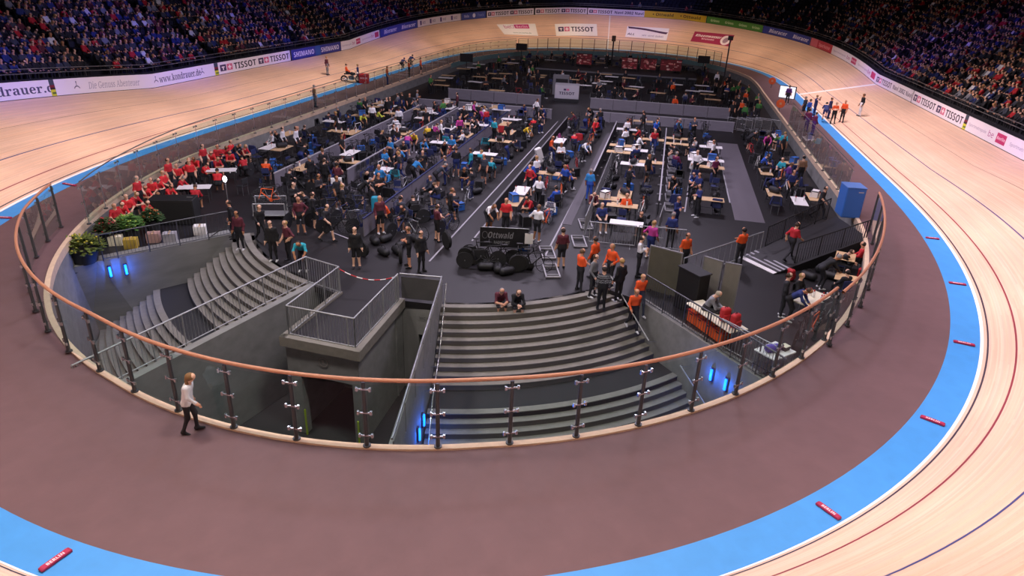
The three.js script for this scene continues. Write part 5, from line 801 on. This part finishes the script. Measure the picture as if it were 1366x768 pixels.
// white towel draped on the rack and teal bag
{ const w = thing('towel', 'white towel thrown over bicycles by the lilac floor sheet', 'towel', at(-8.0, 27.6).add(V(0, 1.0, 0)), 0.6); const src = buildTowel(M.white); const c = src.children[0]; src.removeFromParent(); c.name = 'cloth'; w.add(c); const r = mesh('rack', merge([bar(V(-0.4, 0, 0), V(0.4, 0, 0), 0.015, 5), bar(V(-0.4, 0, 0), V(-0.4, -1, 0), 0.015, 5), bar(V(0.4, 0, 0), V(0.4, -1, 0), 0.015, 5)]), M.steel, w); taken.towel = 0; }
{ const b = thing('kit_bag', 'bright teal kit bag hanging beside the bicycles', 'bag', GROUND(502, 292).add(V(0, 0.15, 0)), 0.4); mesh('body', rbox(0.4, 0.95, 0.25, 0, 0.5, 0, 0.1), plain(0x2596b4, 0.6), b); mesh('strap', new THREE.TorusGeometry(0.1, 0.015, 5, 10, Math.PI).translate(0, 0.96, 0), M.black, b); mesh('hook_post', bar(V(0.24, -0.15, 0), V(0.24, 1.1, 0), 0.014, 5), M.steel, b); }
{ const w = GROUND(722, 222), t = thing('white_cushion', 'tall white foam cushion leaning by the middle aisle', 'cushion', w.add(V(0, 0.25, 0)), 0.6); const m = mesh('foam', rbox(0.42, 0.95, 0.3, 0, 0.5, 0, 0.08), M.white, t); m.rotation.z = 0.35; mesh('stand', merge([bar(V(-0.2, -0.25, 0), V(-0.2, 0.4, 0), 0.02, 5), bar(V(0.2, -0.25, 0), V(0.2, 0.2, 0), 0.02, 5)]), M.steel, t); }
// bicycles and riders crowded at the open front of the pens
{ const w = 'at the open front of the pens'; let k = 0;
  for (const [x0, x1, z0, z1] of [[-8.0, -4.7, 27.3, 31], [-3.9, -1.0, 29.8, 33], [-12.5, -9.2, 25.5, 29.5]]) for (let x = x0; x < x1; x += 0.92) for (let z = z0; z < z1; z += 1.1) { const X = x + rr(-0.12, 0.12), Z = z + rr(-0.12, 0.12), v = rnd(); if (Math.hypot(X + 10.1, Z - 29.6) < 1.6) continue; k++;
    if (v < 0.24) person(pick(['stand', 'hips', 'lean', 'crossed']), pick(['#16161a', '#24242a', '#16161a', '#5a2230']), '#16161a', at(X, Z), rr(0, 6.28), 'before the pens', { shorts: true });
    else if (v < 0.6) bike(pick([0, 0, 3, 4]), at(X, Z), rr(0, 3.1), w); else if (v < 0.78) { const a = rr(0, 6.28); chair(at(X, Z), a, w); if (rnd() < 0.5) person('slump', pick(['#16161a', '#24242a', '#e8561f']), '#16161a', at(X, Z), a, 'before the pens', { shorts: true }); } else if (v < 0.9) bagBlack(at(X, Z), rr(0, 3), w); } }
// ---------------------------------------------------------------- corner by the ramp
{ const panel = (label, p, q, h, mat, extra) => { const L = p.distanceTo(q), t = thing('folding_screen', label, 'screen', p.clone().lerp(q, 0.5), Math.atan2(q.x - p.x, q.z - p.z) - Math.PI / 2); mesh('board', box(L, h, 0.06, 0, h / 2, 0), mat, t); mesh('edge', merge([box(L + 0.02, 0.04, 0.08, 0, h, 0), box(0.04, h, 0.08, L / 2, h / 2, 0), box(0.04, h, 0.08, -L / 2, h / 2, 0)]), M.grey, t); for (const x of [-L / 3, L / 3]) mesh('foot', box(0.08, 0.04, 0.5, x, 0.02, 0), M.dark, t); return t; };
  const olive = std({ map: mottle(84, 82, 70, 0.06, 0.7), roughness: 0.7 }), grey = std({ map: mottle(126, 123, 116, 0.05, 0.7), roughness: 0.65 });
  panel('dark olive screen standing by the end of the stairs railing', GROUND(861, 384), GROUND(902, 396), 1.75, olive);
  const c0 = GROUND(898, 408), c1 = GROUND(925, 424), t = thing('black_counter', 'black counter with dark top between two screens', 'counter', c0.clone().lerp(c1, 0.5), Math.atan2(c1.x - c0.x, c1.z - c0.z) - Math.PI / 2), L = c0.distanceTo(c1); mesh('body', rbox(L, 1.55, 0.5, 0, 0.78, -0.25, 0.02), M.black, t); mesh('worktop', rbox(L + 0.06, 0.05, 0.58, 0, 1.58, -0.25, 0.01), M.dark, t);
  panel('pale grey screen panel before the foot of the ramp', GROUND(930, 404), GROUND(953, 412), 1.85, grey); panel('narrow pale grey screen panel with a dark gap beside it', GROUND(957, 413), GROUND(977, 417), 1.85, grey);
  // long cream table along the railing
  const a = px(926, 402, FL + 0.74), b = px(986, 442, FL + 0.74), mid = a.clone().lerp(b, 0.5), w = a.distanceTo(b), ty = Math.atan2(b.x - a.x, b.z - a.z) - Math.PI / 2;
  const tb = buildTable(M.cream, w, 0.75, 'long_table'); tb.position.set(mid.x, FL, mid.z); tb.rotation.y = ty; tag(tb, 'long cream topped table standing along the stairs railing', 'table');
  const alongT = (f, o, y) => { const p = a.clone().lerp(b, f); const n = V(Math.cos(ty + Math.PI / 2), 0, -Math.sin(ty + Math.PI / 2)); return V(p.x + n.x * o, y, p.z + n.z * o); };
  const mp = alongT(0.3, 0, FL + 0.76); person('slump', '#7d7f86', '#24242a', V(mp.x, FL + 0.30, mp.z), 1.3, '', { label: 'person in grey hooded top sitting on the long cream table', sleeve: true, shorts: false, hair: '#a59a86', scale: 0.97 });
  const bp1 = buildBackpack(M.red); bp1.position.copy(alongT(0.68, 0, FL + 0.76)); bp1.rotation.y = 0.5; tag(bp1, 'red backpack on the long cream table next to the seated person', 'backpack'); copyOf(bp1, 'red backpack at the end of the long cream table', alongT(0.88, 0.02, FL + 0.76), 0.9);
  copyOf(bp1, 'red backpack standing on the floor at the foot of the ramp', GROUND(1053, 373), 2.2);
  for (let i = 0; i < 4; i++) { const p = alongT(0.05 + i * 0.2, 0.05, FL), t2 = thing('crate', 'orange red crate under the long cream table', 'crate', p, ty, 'crates under the long table'); mesh('body', rbox(0.52, 0.4, 0.36, 0, 0.2, 0, 0.02), M.orange, t2); mesh('rim', merge([box(0.54, 0.04, 0.03, 0, 0.4, 0.17), box(0.54, 0.04, 0.03, 0, 0.4, -0.17), box(0.03, 0.04, 0.36, 0.26, 0.4, 0), box(0.03, 0.04, 0.36, -0.26, 0.4, 0)]), M.red, t2); mesh('grip', box(0.14, 0.04, 0.01, 0, 0.32, 0.182), M.dark, t2); }
  // ramp
  const r0 = V(11.75, FL, 29.8), r1 = V(13.0, FL, 31.25), q0 = V(16.3, -0.005, 25.5), q1 = V(17.1, -0.005, 28.3), dn = (p, d) => V(p.x, p.y - d, p.z);
  const rp = thing('ramp', 'dark ramp with white nosing strips rising from the infield to the apron', 'ramp'); mesh('deck', hexa([r0, r1, q1, q0].map((p) => V(p.x, p.y + 0.02, p.z)), [dn(r0, 0.02), dn(r1, 0.02), dn(q1, 0.98), dn(q0, 0.98)]), M.floor, rp);
  const strip = (f, wd, m) => { const A = r0.clone().lerp(q0, f), B = r1.clone().lerp(q1, f), C = r1.clone().lerp(q1, f + wd), D = r0.clone().lerp(q0, f + wd), up = (p) => V(p.x, p.y + 0.035, p.z); mesh('strip', hexa([up(A), up(B), up(C), up(D)], [A, B, C, D]), m, rp); };
  strip(0.0, 0.035, M.white); for (const f of [0.065, 0.105, 0.145]) strip(f, 0.015, M.greyLight);
  railing('black railing up the ramp beside the red shirted walker', [V(13.9, 0.16, 30.35), V(16.95, 0.86, 28.35)], FL, 0.98, 0.13, { mat: M.black });
  railing('black railing up the ramp beside the blue pad', [V(12.9, 0.2, 28.7), V(15.9, 0.86, 25.5)], FL, 0.98, 0.13, { mat: M.black });
  railing('grey railing running from the counter to the ramp', [V(9.3, 0, 33.2), V(12.7, 0, 28.9)], FL, 1.0, 0.4, { mat: M.galv });
  one('walk', '#b5202a', '#24242a', 1051, 347, 2.2, 'person in red polo shirt walking up the ramp', { y: FL + 0.22, shorts: false, sleeve: false });
  const bx = thing('blue_pad', 'tall blue padded cover over the fence end at the top of the ramp', 'pad', V(16.85, 0, 25.05), 0.1); mesh('padding', rbox(0.86, 1.44, 1.0, 0, 0.72, 0, 0.06), M.bluePad, bx); mesh('top_seam', rbox(0.88, 0.04, 1.02, 0, 1.44, 0, 0.015), plain(0x5a7fc0, 0.6), bx); mesh('label_patch', box(0.22, 0.05, 0.01, 0.2, 1.25, 0.505), M.greyLight, bx);
  // tables by the short glass fence
  const T = (u, v, m, label, w, turn) => { const p = px(u, v, FL + 0.74), t3 = buildTable(m, w, 0.75, 'work_table'); t3.position.set(p.x, FL, p.z); t3.rotation.y = turn; tag(t3, label, 'table'); return p; };
  const t1 = T(1082, 398, M.cream, 'cluttered cream table beside the glass fence', 1.5, 0.95), t2 = T(1135, 372, M.plywood, 'pale wooden table by the glass fence, next to the cluttered one', 1.1, -0.3), t3 = T(1128, 342, M.plywood, 'pale wooden table in the corner under the ramp railing', 1.0, 1.3);
  for (let i = 0; i < 7; i++) bottle(V(t1.x + rr(-0.45, 0.45), FL + 0.758, t1.z + rr(-0.3, 0.3)), 'on the cluttered cream table');
  for (const [u, v, c, ps, a, l] of [[1052, 428, '#22306a', 'lean', 1.2, 'person in navy bending over the cluttered table'], [1040, 422, '#24242a', 'stand', 1.5, 'person in charcoal standing beside the cluttered table'], [1062, 408, '#16161a', 'sit', 1.0, 'person in black sitting at the cluttered table'], [1094, 385, '#16161a', 'lean', 1.8, 'person in black bending behind the cluttered table'], [1120, 400, '#24242a', 'sit', 3.6, 'person in charcoal sitting against the short glass fence'], [1140, 362, '#b5202a', 'sit', 4.4, 'person in red top sitting at the corner table by the glass'], [1118, 366, '#16161a', 'slump', 1.2, 'person in black hunched at the pale wooden tables']]) { const p = GROUND(u, v); if (ps === 'sit' || ps === 'slump') chair(p, a, 'by the tables along the short glass fence'); person(ps, c, '#24242a', p, a, '', { label: l, sleeve: true, shorts: false }); }
  for (const [u, v] of [[1078, 372], [1095, 362], [1108, 372], [1100, 350]]) bagBlack(GROUND(u, v), rr(0, 3), 'under the ramp railing');
  copyOf(bp1, 'red backpack hung by the corner table', GROUND(1148, 372), 2.9);
  // white case by the near fence
  const wc = px(1034, 468, FL + 0.8), ct = thing('equipment_table', 'white topped equipment table with purple kit beside the glass fence', 'table', V(wc.x, FL, wc.z), 0.8); mesh('tabletop', rbox(1.0, 0.05, 0.75, 0, 0.8, 0, 0.015), M.white, ct); mesh('shelf', rbox(0.95, 0.04, 0.7, 0, 0.35, 0, 0.015), M.dark, ct); for (const [x, z] of [[-0.45, -0.32], [0.45, -0.32], [-0.45, 0.32], [0.45, 0.32]]) mesh('leg', bar(V(x, 0, z), V(x, 0.78, z), 0.02, 5), M.steel, ct);
  const k = thing('kit_bundle', 'purple and white kit bundle on the equipment table', 'kit', V(wc.x - 0.1, FL + 0.826, wc.z + 0.1), 0.5); mesh('roll', new THREE.CapsuleGeometry(0.12, 0.3, 4, 10).rotateZ(1.57).translate(0, 0.12, 0), plain(0x5b48a8, 0.7), k); mesh('towel', rbox(0.28, 0.08, 0.22, 0.2, 0.05, -0.15, 0.03), M.white, k);
  const kb = thing('kit_box', 'small black box on the white equipment table', 'box', V(wc.x + 0.28, FL + 0.826, wc.z - 0.12), 0.8); mesh('body', rbox(0.22, 0.14, 0.2, 0, 0.07, 0, 0.01), M.black, kb); mesh('lid', rbox(0.23, 0.02, 0.21, 0, 0.14, 0, 0.008), M.cream, kb);
  for (const [u, v, i, a] of [[1080, 448, 5, 1.0], [1062, 458, 0, 1.2], [1098, 432, 4, 0.8]]) bike(i, GROUND(u, v), a, 'leaning behind the near glass fence');
  barrier(GROUND(990, 482), -0.75, 'by the equipment table');
}
// ---------------------------------------------------------------- markers on the blue band
{ const mat = printed(256, 64, (c, w, h) => { fill(c, w, h, '#b0204e'); words(c, 'BERLIN', 128, 34, 50, '#f4e4ea'); });
  const mk = (u0, v0, u1, v1, label) => { const a = px(u0, v0, 0.05), b = px(u1, v1, 0.05), L = a.distanceTo(b), t = thing('foam_marker', label, 'marker', V((a.x + b.x) / 2, 0.004, (a.z + b.z) / 2), -Math.atan2(b.z - a.z, b.x - a.x), 'foam markers on the blue band'); mesh('wedge', rbox(L, 0.055, 0.125, 0, 0.028, 0, 0.02), plain(0x9c1f48, 0.7), t); const f = mesh('printed_top', new THREE.PlaneGeometry(L * 0.86, 0.115).rotateX(-Math.PI / 2 + 0.0), mat, t); f.position.y = 0.0565; };
  const S = 'red lettered foam marker lying across the blue band';
  for (const q of [[1090, 669, 1121, 691], [1228, 554, 1261, 566], [1272, 454, 1301, 460], [1266, 376, 1289, 379], [1235, 316, 1253, 318], [53, 760, 94, 731], [84, 244, 101, 247], [-4, 289, 15, 290]]) mk(...q, S);
}
// ---------------------------------------------------------------- people on the track and apron
{ const onT = (pose, top, legs, u, v, turn, label, lo, hi, o = {}) => { const [s, w] = pixelOnTrack(u, v, lo, hi, -3.4, TRACK_W); return person(pose, top, legs, onTrack(s, w), turn, '', { label, ...o }); };
  onT('stand', '#5a2230', '#7d7f86', 437, 100, 1.5, 'person in dark jacket standing alone on the back straight', 100, 150, { sleeve: true, shorts: false });
  onT('stand', '#16161a', '#d9d9de', 1146, 155, 4.9, 'person in black jacket standing alone on the home straight', 225, 262, { sleeve: true, shorts: false });
  onT('stand', '#8c6a50', '#3a3f4c', 421, 143, 2.4, 'person in tan top standing on the apron of the back straight', 100, 150, {});
  onT('crossed', '#e8561f', '#16161a', 1110, 165, 0.2, 'person in orange shirt holding riders on the home straight', 228, 262, { shorts: false, sleeve: false }); onT('stand', '#e8561f', '#16161a', 1122, 163, 5.6, 'second person in orange shirt beside the riders on the home straight', 228, 262, { shorts: false });
  onT('ride', '#22306a', '#22306a', 1098, 163, 3.0, 'rider in navy kit leaning over on the blue band', 228, 262, { sleeve: true, cap: '#24242a' }); onT('stand', '#22306a', '#22306a', 1104, 158, 1, 'person in navy kit behind the orange shirts', 228, 262, { sleeve: true, shorts: false });
  onT('raise', '#22306a', '#22306a', 1085, 154, 1, 'person in navy kit raising both hands on the blue band', 228, 262, { shorts: false }); onT('stand', '#2a55b8', '#24242a', 1076, 160, 2, 'person in royal blue top on the apron by the finish', 228, 262, {}); onT('stand', '#3a3f4c', '#24242a', 1070, 156, 4, 'person in slate top on the apron by the finish', 228, 262, {});
  onT('stand', '#6b1f4a', '#5a2a7a', 1074, 175, 3, 'person in maroon jacket on the apron behind the glass fence', 228, 264, { sleeve: true }); onT('hips', '#6b1f4a', '#5a2a7a', 1083, 180, 2, 'second person in maroon jacket on the apron behind the glass fence', 228, 264, { sleeve: true });
  onT('stand', '#5a2a7a', '#24242a', 1049, 139, 3, 'person in purple beside the lit screen', 225, 250, {});
  onT('stand', '#e8561f', '#22306a', 517, 113, 1.8, 'person in orange top and navy trousers on the apron by the motorcycle', 115, 160, { shorts: false }); onT('crossed', '#e8561f', '#24242a', 546, 104, 2, 'person in orange waistcoat on the apron below two riders', 120, 165, {}); onT('stand', '#e8561f', '#16161a', 562, 101, 2, 'person in orange top leaning back by the far straight', 120, 165, {});
  onT('ride', '#22306a', '#24242a', 537, 96, 2.9, 'rider in navy kit waiting on the blue band', 120, 165, { sleeve: true, cap: '#22306a' }); onT('ride', '#22306a', '#24242a', 548, 92, 2.9, 'second rider in navy kit waiting on the blue band', 120, 165, { sleeve: true, cap: '#24242a' });
  // motorcycle with rider and a red stand
  const [s, w] = pixelOnTrack(469, 110, 110, 150, -1, 4), p = onTrack(s, w), t = thing('motorcycle', 'dark motorcycle standing on the inside of the back straight', 'motorcycle', p, 0.5); for (const x of [-0.65, 0.65]) { const wl = mesh('wheel', new THREE.TorusGeometry(0.26, 0.07, 8, 18).translate(x, 0.33, 0), M.rubber, t); mesh('hub', new THREE.CylinderGeometry(0.12, 0.12, 0.1, 10).rotateX(1.57).translate(x, 0.33, 0), M.steel, wl); } mesh('engine', rbox(0.5, 0.36, 0.3, 0, 0.42, 0, 0.06), M.steelDark, t); mesh('tank', rbox(0.5, 0.24, 0.28, 0.15, 0.78, 0, 0.1), M.black, t); mesh('saddle', rbox(0.6, 0.1, 0.28, -0.35, 0.78, 0, 0.04), M.dark, t); mesh('fork', merge([bar(V(0.65, 0.33, 0.1), V(0.42, 0.98, 0.1), 0.03, 6), bar(V(0.65, 0.33, -0.1), V(0.42, 0.98, -0.1), 0.03, 6)]), M.chrome, t); mesh('handlebar', bar(V(0.38, 1.02, -0.35), V(0.38, 1.02, 0.35), 0.02, 6), M.black, t); mesh('headlamp', new THREE.SphereGeometry(0.1, 10, 8).translate(0.58, 0.85, 0), M.white, t); mesh('exhaust', bar(V(0.1, 0.25, 0.16), V(-0.75, 0.36, 0.18), 0.045, 8), M.chrome, t);
  const sp = onTrack(s, w), rd = person('sit', '#e8561f', '#16161a', V(sp.x - 0.3, sp.y + 0.34, sp.z + 0.15), 2.07, '', { label: 'rider in orange jacket on the dark motorcycle', sleeve: true, shorts: false, cap: '#16161a' });
  const [s2, w2] = pixelOnTrack(486, 111, 115, 150, -1, 4), p2 = onTrack(s2, w2), c = thing('race_stand', 'red box shaped stand with pale lettering beside the motorcycle', 'stand', p2, 0.3); mesh('body', rbox(0.9, 0.85, 0.5, 0, 0.43, 0, 0.05), M.red, c); const f = mesh('printed_face', new THREE.PlaneGeometry(0.7, 0.3), printed(128, 56, (cc, ww, hh) => { fill(cc, ww, hh, '#b5252b'); words(cc, 'BERLIN', 64, 30, 34, '#f0d8d8'); }), c); f.position.set(0, 0.5, 0.256); mesh('handle', bar(V(-0.3, 0.88, 0), V(0.3, 0.88, 0), 0.02, 5), M.red, c);
  onT('stand', '#22306a', '#24242a', 478, 110, 2, 'person in navy beside the dark motorcycle', 115, 150, { sleeve: true });
}
// lit screen by the finish, orange discs, far mast
{ const p = px(1047, 138, 0), t = thing('screen_board', 'bright white lit screen on a stand by the finish line', 'screen', p, -0.5); mesh('casing', rbox(1.5, 1.1, 0.15, 0, 1.0, -0.09, 0.02), M.dark, t); mesh('display', new THREE.PlaneGeometry(1.4, 1.0).translate(0, 1.0, 0), std({ color: 0x888888, emissive: 0xf4f2ff, emissiveIntensity: 1.1 }), t); for (const x of [-0.5, 0.5]) mesh('leg', bar(V(x, 0, -0.09), V(x, 0.5, -0.09), 0.03, 6), M.steel, t); const l = new THREE.RectAreaLight(0xf4f2ff, 1.1, 1.4, 1.0); l.position.set(p.x + Math.sin(-0.5) * 0.02, p.y + 1, p.z + Math.cos(-0.5) * 0.02); l.lookAt(p.x + Math.sin(-0.5), p.y + 1, p.z + Math.cos(-0.5)); scene.add(l);
  for (const [u, v, lab] of [[1026, 130, 'orange disc sign on a pole near the lit screen'], [1036, 165, 'orange disc sign on a pole behind the crowd barriers']]) { const q = GROUND(u, v), s = thing('disc_sign', lab, 'sign', q, -0.3); mesh('pole', bar(V(0, 0, 0), V(0, 1.4, 0), 0.03, 6), M.steelDark, s); mesh('disc', new THREE.CylinderGeometry(0.36, 0.36, 0.05, 22).rotateX(Math.PI / 2).translate(0, 1.7, 0), M.orange, s); mesh('mark', box(0.18, 0.18, 0.02, 0, 1.7, 0.035), plain(0xd8a070, 0.6), s); mesh('foot', new THREE.CylinderGeometry(0.2, 0.22, 0.04, 12).translate(0, 0.02, 0), M.dark, s); }
  for (let i = 0; i < 4; i++) barrier(at(13.8 + i * 0.75, 1.2 - i * 0.3), -0.4, 'near the lit screen');
  const m = thing('mast', 'tall dark mast with camera head at the far side of the infield', 'mast', GROUND(962, 128)); mesh('pole', bar(V(0, 0, 0), V(0, 5.6, 0), 0.07, 8), M.dark, m); mesh('head', rbox(0.5, 0.4, 0.4, 0, 5.75, 0, 0.05), M.black, m); mesh('foot', rbox(0.9, 0.1, 0.9, 0, 0.05, 0, 0.02), M.dark, m);
  const m2 = thing('mast', 'dark mast before the printed adverts with a small platform', 'mast', GROUND(815, 92)); mesh('pole', bar(V(0, 0, 0), V(0, 3.6, 0), 0.09, 8), M.dark, m2); mesh('head', rbox(0.5, 0.7, 0.4, 0, 3.8, 0, 0.05), plain(0x5a4436, 0.7), m2); mesh('foot', rbox(0.9, 0.1, 0.9, 0, 0.05, 0, 0.02), M.dark, m2);
}
{ const w = 'by the finish corner'; let k = 0; for (let z = -1; z > -26; z -= 1.25, k++) for (const x of k % 2 ? [14.2, 15.9] : [13.4, 15.0]) { const X = x + rr(-0.25, 0.25) - Math.max(0, -z - 18) * 0.12, Z = z + rr(-0.3, 0.3), v = rnd(); if (Z > -1.5 && X > 13.5) continue; if (v < 0.42) person(pick(['stand', 'hips', 'crossed', 'stand']), pick(['#16161a', '#24242a', '#f0f0f2', '#e8561f', '#3f7a3a', '#22306a', '#7d7f86']), pick(['#16161a', '#24242a']), at(X, Z), rr(0, 6.28), w); else if (v < 0.6) chair(at(X, Z), rr(0, 6), w); else if (v < 0.8) flightCase(at(X, Z), rr(0, 3), w); else bagBlack(at(X, Z), rr(0, 3), w); } }
// ---------------------------------------------------------------- far end of the infield
{ const p = V(-1.4, FL, -7.2), t = thing('sign_box', 'white box shaped sign with a dark wordmark standing behind the pens', 'sign', p, 0.12); mesh('body', rbox(2.3, 1.3, 1.2, 0, 0.95, 0, 0.03), M.greyLight, t); const f = mesh('printed_face', new THREE.PlaneGeometry(2.2, 1.2), printed(256, 176, (c, w, h) => { fill(c, w, h, '#c2bfc8'); c.fillStyle = '#40305c'; c.fillRect(92, 46, 28, 24); c.fillStyle = '#d2688f'; c.fillRect(124, 46, 28, 24); words(c, 'TISSOT', 128, 108, 52, '#2c2440'); }), t); f.position.set(0, 0.95, 0.606); mesh('plinth', rbox(2.3, 0.3, 1.2, 0, 0.15, 0, 0.02), M.dark, t);
  const u = thing('sign_box', 'smaller white box on the far side of the white sign box', 'sign', V(-2.6, FL, -11), 0.1); mesh('body', rbox(1.6, 1.9, 0.8, 0, 0.95, 0, 0.03), M.grey, u); mesh('dark_band', box(1.2, 0.35, 0.02, 0.1, 1.4, 0.41), M.dark, u);
  // far platform with lit red panels
  const pl = thing('platform', 'long dark platform with a pale edge at the far end of the infield', 'platform', V(1.5, FL, -29)); mesh('deck', rbox(19, 0.7, 7, 0, 0.35, 0, 0.02), M.dark, pl); mesh('edge_band', box(19, 0.16, 0.04, 0, 0.62, 3.53), M.grey, pl); mesh('skirt', box(18.6, 0.5, 0.03, 0, 0.26, 3.515), M.black, pl);
  const redPrint = (sd) => { const q = rnd; return printed(128, 96, (c, w, h) => { fill(c, w, h, '#7a1c20'); for (let i = 0; i < 26; i++) { c.fillStyle = ['#c8505a', '#e8a090', '#5a1014', '#b03038', '#f0c8b8'][Math.floor(rnd() * 5)]; c.fillRect(rnd() * w, rnd() * h, 6 + rnd() * 30, 4 + rnd() * 16); } }); };
  [[836, 100, 'red and white patterned panel beside the dark mast'], [862, 101, 'red and white patterned panel in the middle of the platform'], [893, 103, 'wide red patterned panel at the end of the platform'], [770, 97, 'small red patterned panel towards the round tables']].forEach(([uu, vv, lab], i) => { const q = px(uu, vv, FL + 0.7), w = i === 2 ? 2.5 : 1.9, s = thing('display_panel', lab, 'panel', V(q.x, FL + 0.7, -28 - i * 0.4), 0); mesh('face', box(w, 1.25, 0.06, 0, 0.95, 0), redPrint(i), s); mesh('frame', merge([box(w + 0.1, 0.06, 0.1, 0, 1.6, 0), box(0.06, 1.6, 0.1, w / 2, 0.8, 0), box(0.06, 1.6, 0.1, -w / 2, 0.8, 0)]), M.black, s); });
  const fw = 'on the far floor', dk = ['#16161a', '#24242a', '#3a3f4c', '#16161a', '#5a2230', '#3f7a3a', '#7d7f86', '#d9d9de', '#e8561f'];
  let n = 0; const spot = []; for (let z = -6; z > -45; z -= 1.9) for (let x = -15; x < 12.6; x += 1.8) { const q = lap(nearestFarS(x, z)); const X = x + rr(-0.6, 0.6), Z = z + rr(-0.6, 0.6); if (Math.abs(X + 1.4) < 2.2 && Z > -13 && Z < -5) continue; if (X > -8.6 && X < 11.6 && Z < -24.6 && Z > -33.5) continue; if (Math.hypot(X / 15.6, (Math.min(0, Z + 22)) / 24) > 1.0) continue; spot.push([X, Z]); }
  for (let i = spot.length - 1; i > 0; i--) { const j = Math.floor(rnd() * (i + 1)), q = spot[i]; spot[i] = spot[j]; spot[j] = q; }
  for (const [X, Z] of spot) { const v = rnd(); if (v < 0.30 && n < 46) { person(pick(['stand', 'stand', 'hips', 'crossed', 'walk']), pick(dk), '#16161a', at(X, Z), rr(0, 6.28), fw); n++; } else if (v < 0.44) { if (n < 46 && rnd() < 0.7) { const a = rr(0, 6.28); chair(at(X, Z), a, fw); person('sit', pick(dk), '#16161a', at(X, Z), a, fw); n++; } else chair(at(X, Z), rr(0, 6), fw); } else if (v < 0.66) (rnd() < 0.4 ? tableWhite : tableWood)(at(X, Z), rr(-0.2, 0.2), fw); else if (v < 0.88) flightCase(at(X, Z), rr(0, 3), fw); else bike(Math.floor(rnd() * 6), at(X, Z), rr(0, 3), fw); }
  for (let i = 0; i < 9; i++) { const X = -7 + i * 2.1; place('tableDark', 'black clothed table on the far platform', V(X, FL + 0.7, -31.2), 0, 'tables on the far platform', () => buildTable(M.black, 1.6, 0.8, 'clothed_table')); if (i % 2) person(pick(['stand', 'hips', 'stand']), pick(['#16161a', '#24242a', '#5a2230']), '#16161a', V(X + 0.8, FL + 0.7, -30.0), rr(0, 6), 'on the far platform'); }
  for (const [uu, vv, lab] of [[622, 92, 'black flat screen on a stand by the glass fence corner'], [695, 74, 'small grey screen on a stand before the far fence'], [936, 92, 'dark screen with pale picture on a stand at the far end']]) { const q = GROUND(uu, vv + 8), s = thing('monitor_stand', lab, 'screen', q, 0.1); mesh('pole', bar(V(0, 0, 0), V(0, 1.6, 0), 0.05, 6), M.dark, s); mesh('screen', rbox(1.5, 0.9, 0.1, 0, 1.9, 0, 0.02), M.black, s); mesh('foot', rbox(0.8, 0.06, 0.6, 0, 0.03, 0, 0.01), M.dark, s); }
}
function nearestFarS() { return 187; }
// red and white tape by the block house
{ const a = V(-2.7, FL + 1.0, 38.2), b = V(-0.5, FL + 1.0, 38.15), t = thing('barrier_tape', 'red and white tape sagging across the opening of the block house roof', 'tape'); for (let i = 0; i < 10; i++) { const f0 = i / 10, f1 = (i + 1) / 10, sg = (f) => -0.28 * 4 * f * (1 - f), p = a.clone().lerp(b, f0), q = a.clone().lerp(b, f1); p.y += sg(f0); q.y += sg(f1); mesh('segment', bar(p, q, 0.022, 4), i % 2 ? M.white : M.red, t); } }
renderer.render(scene, camera);
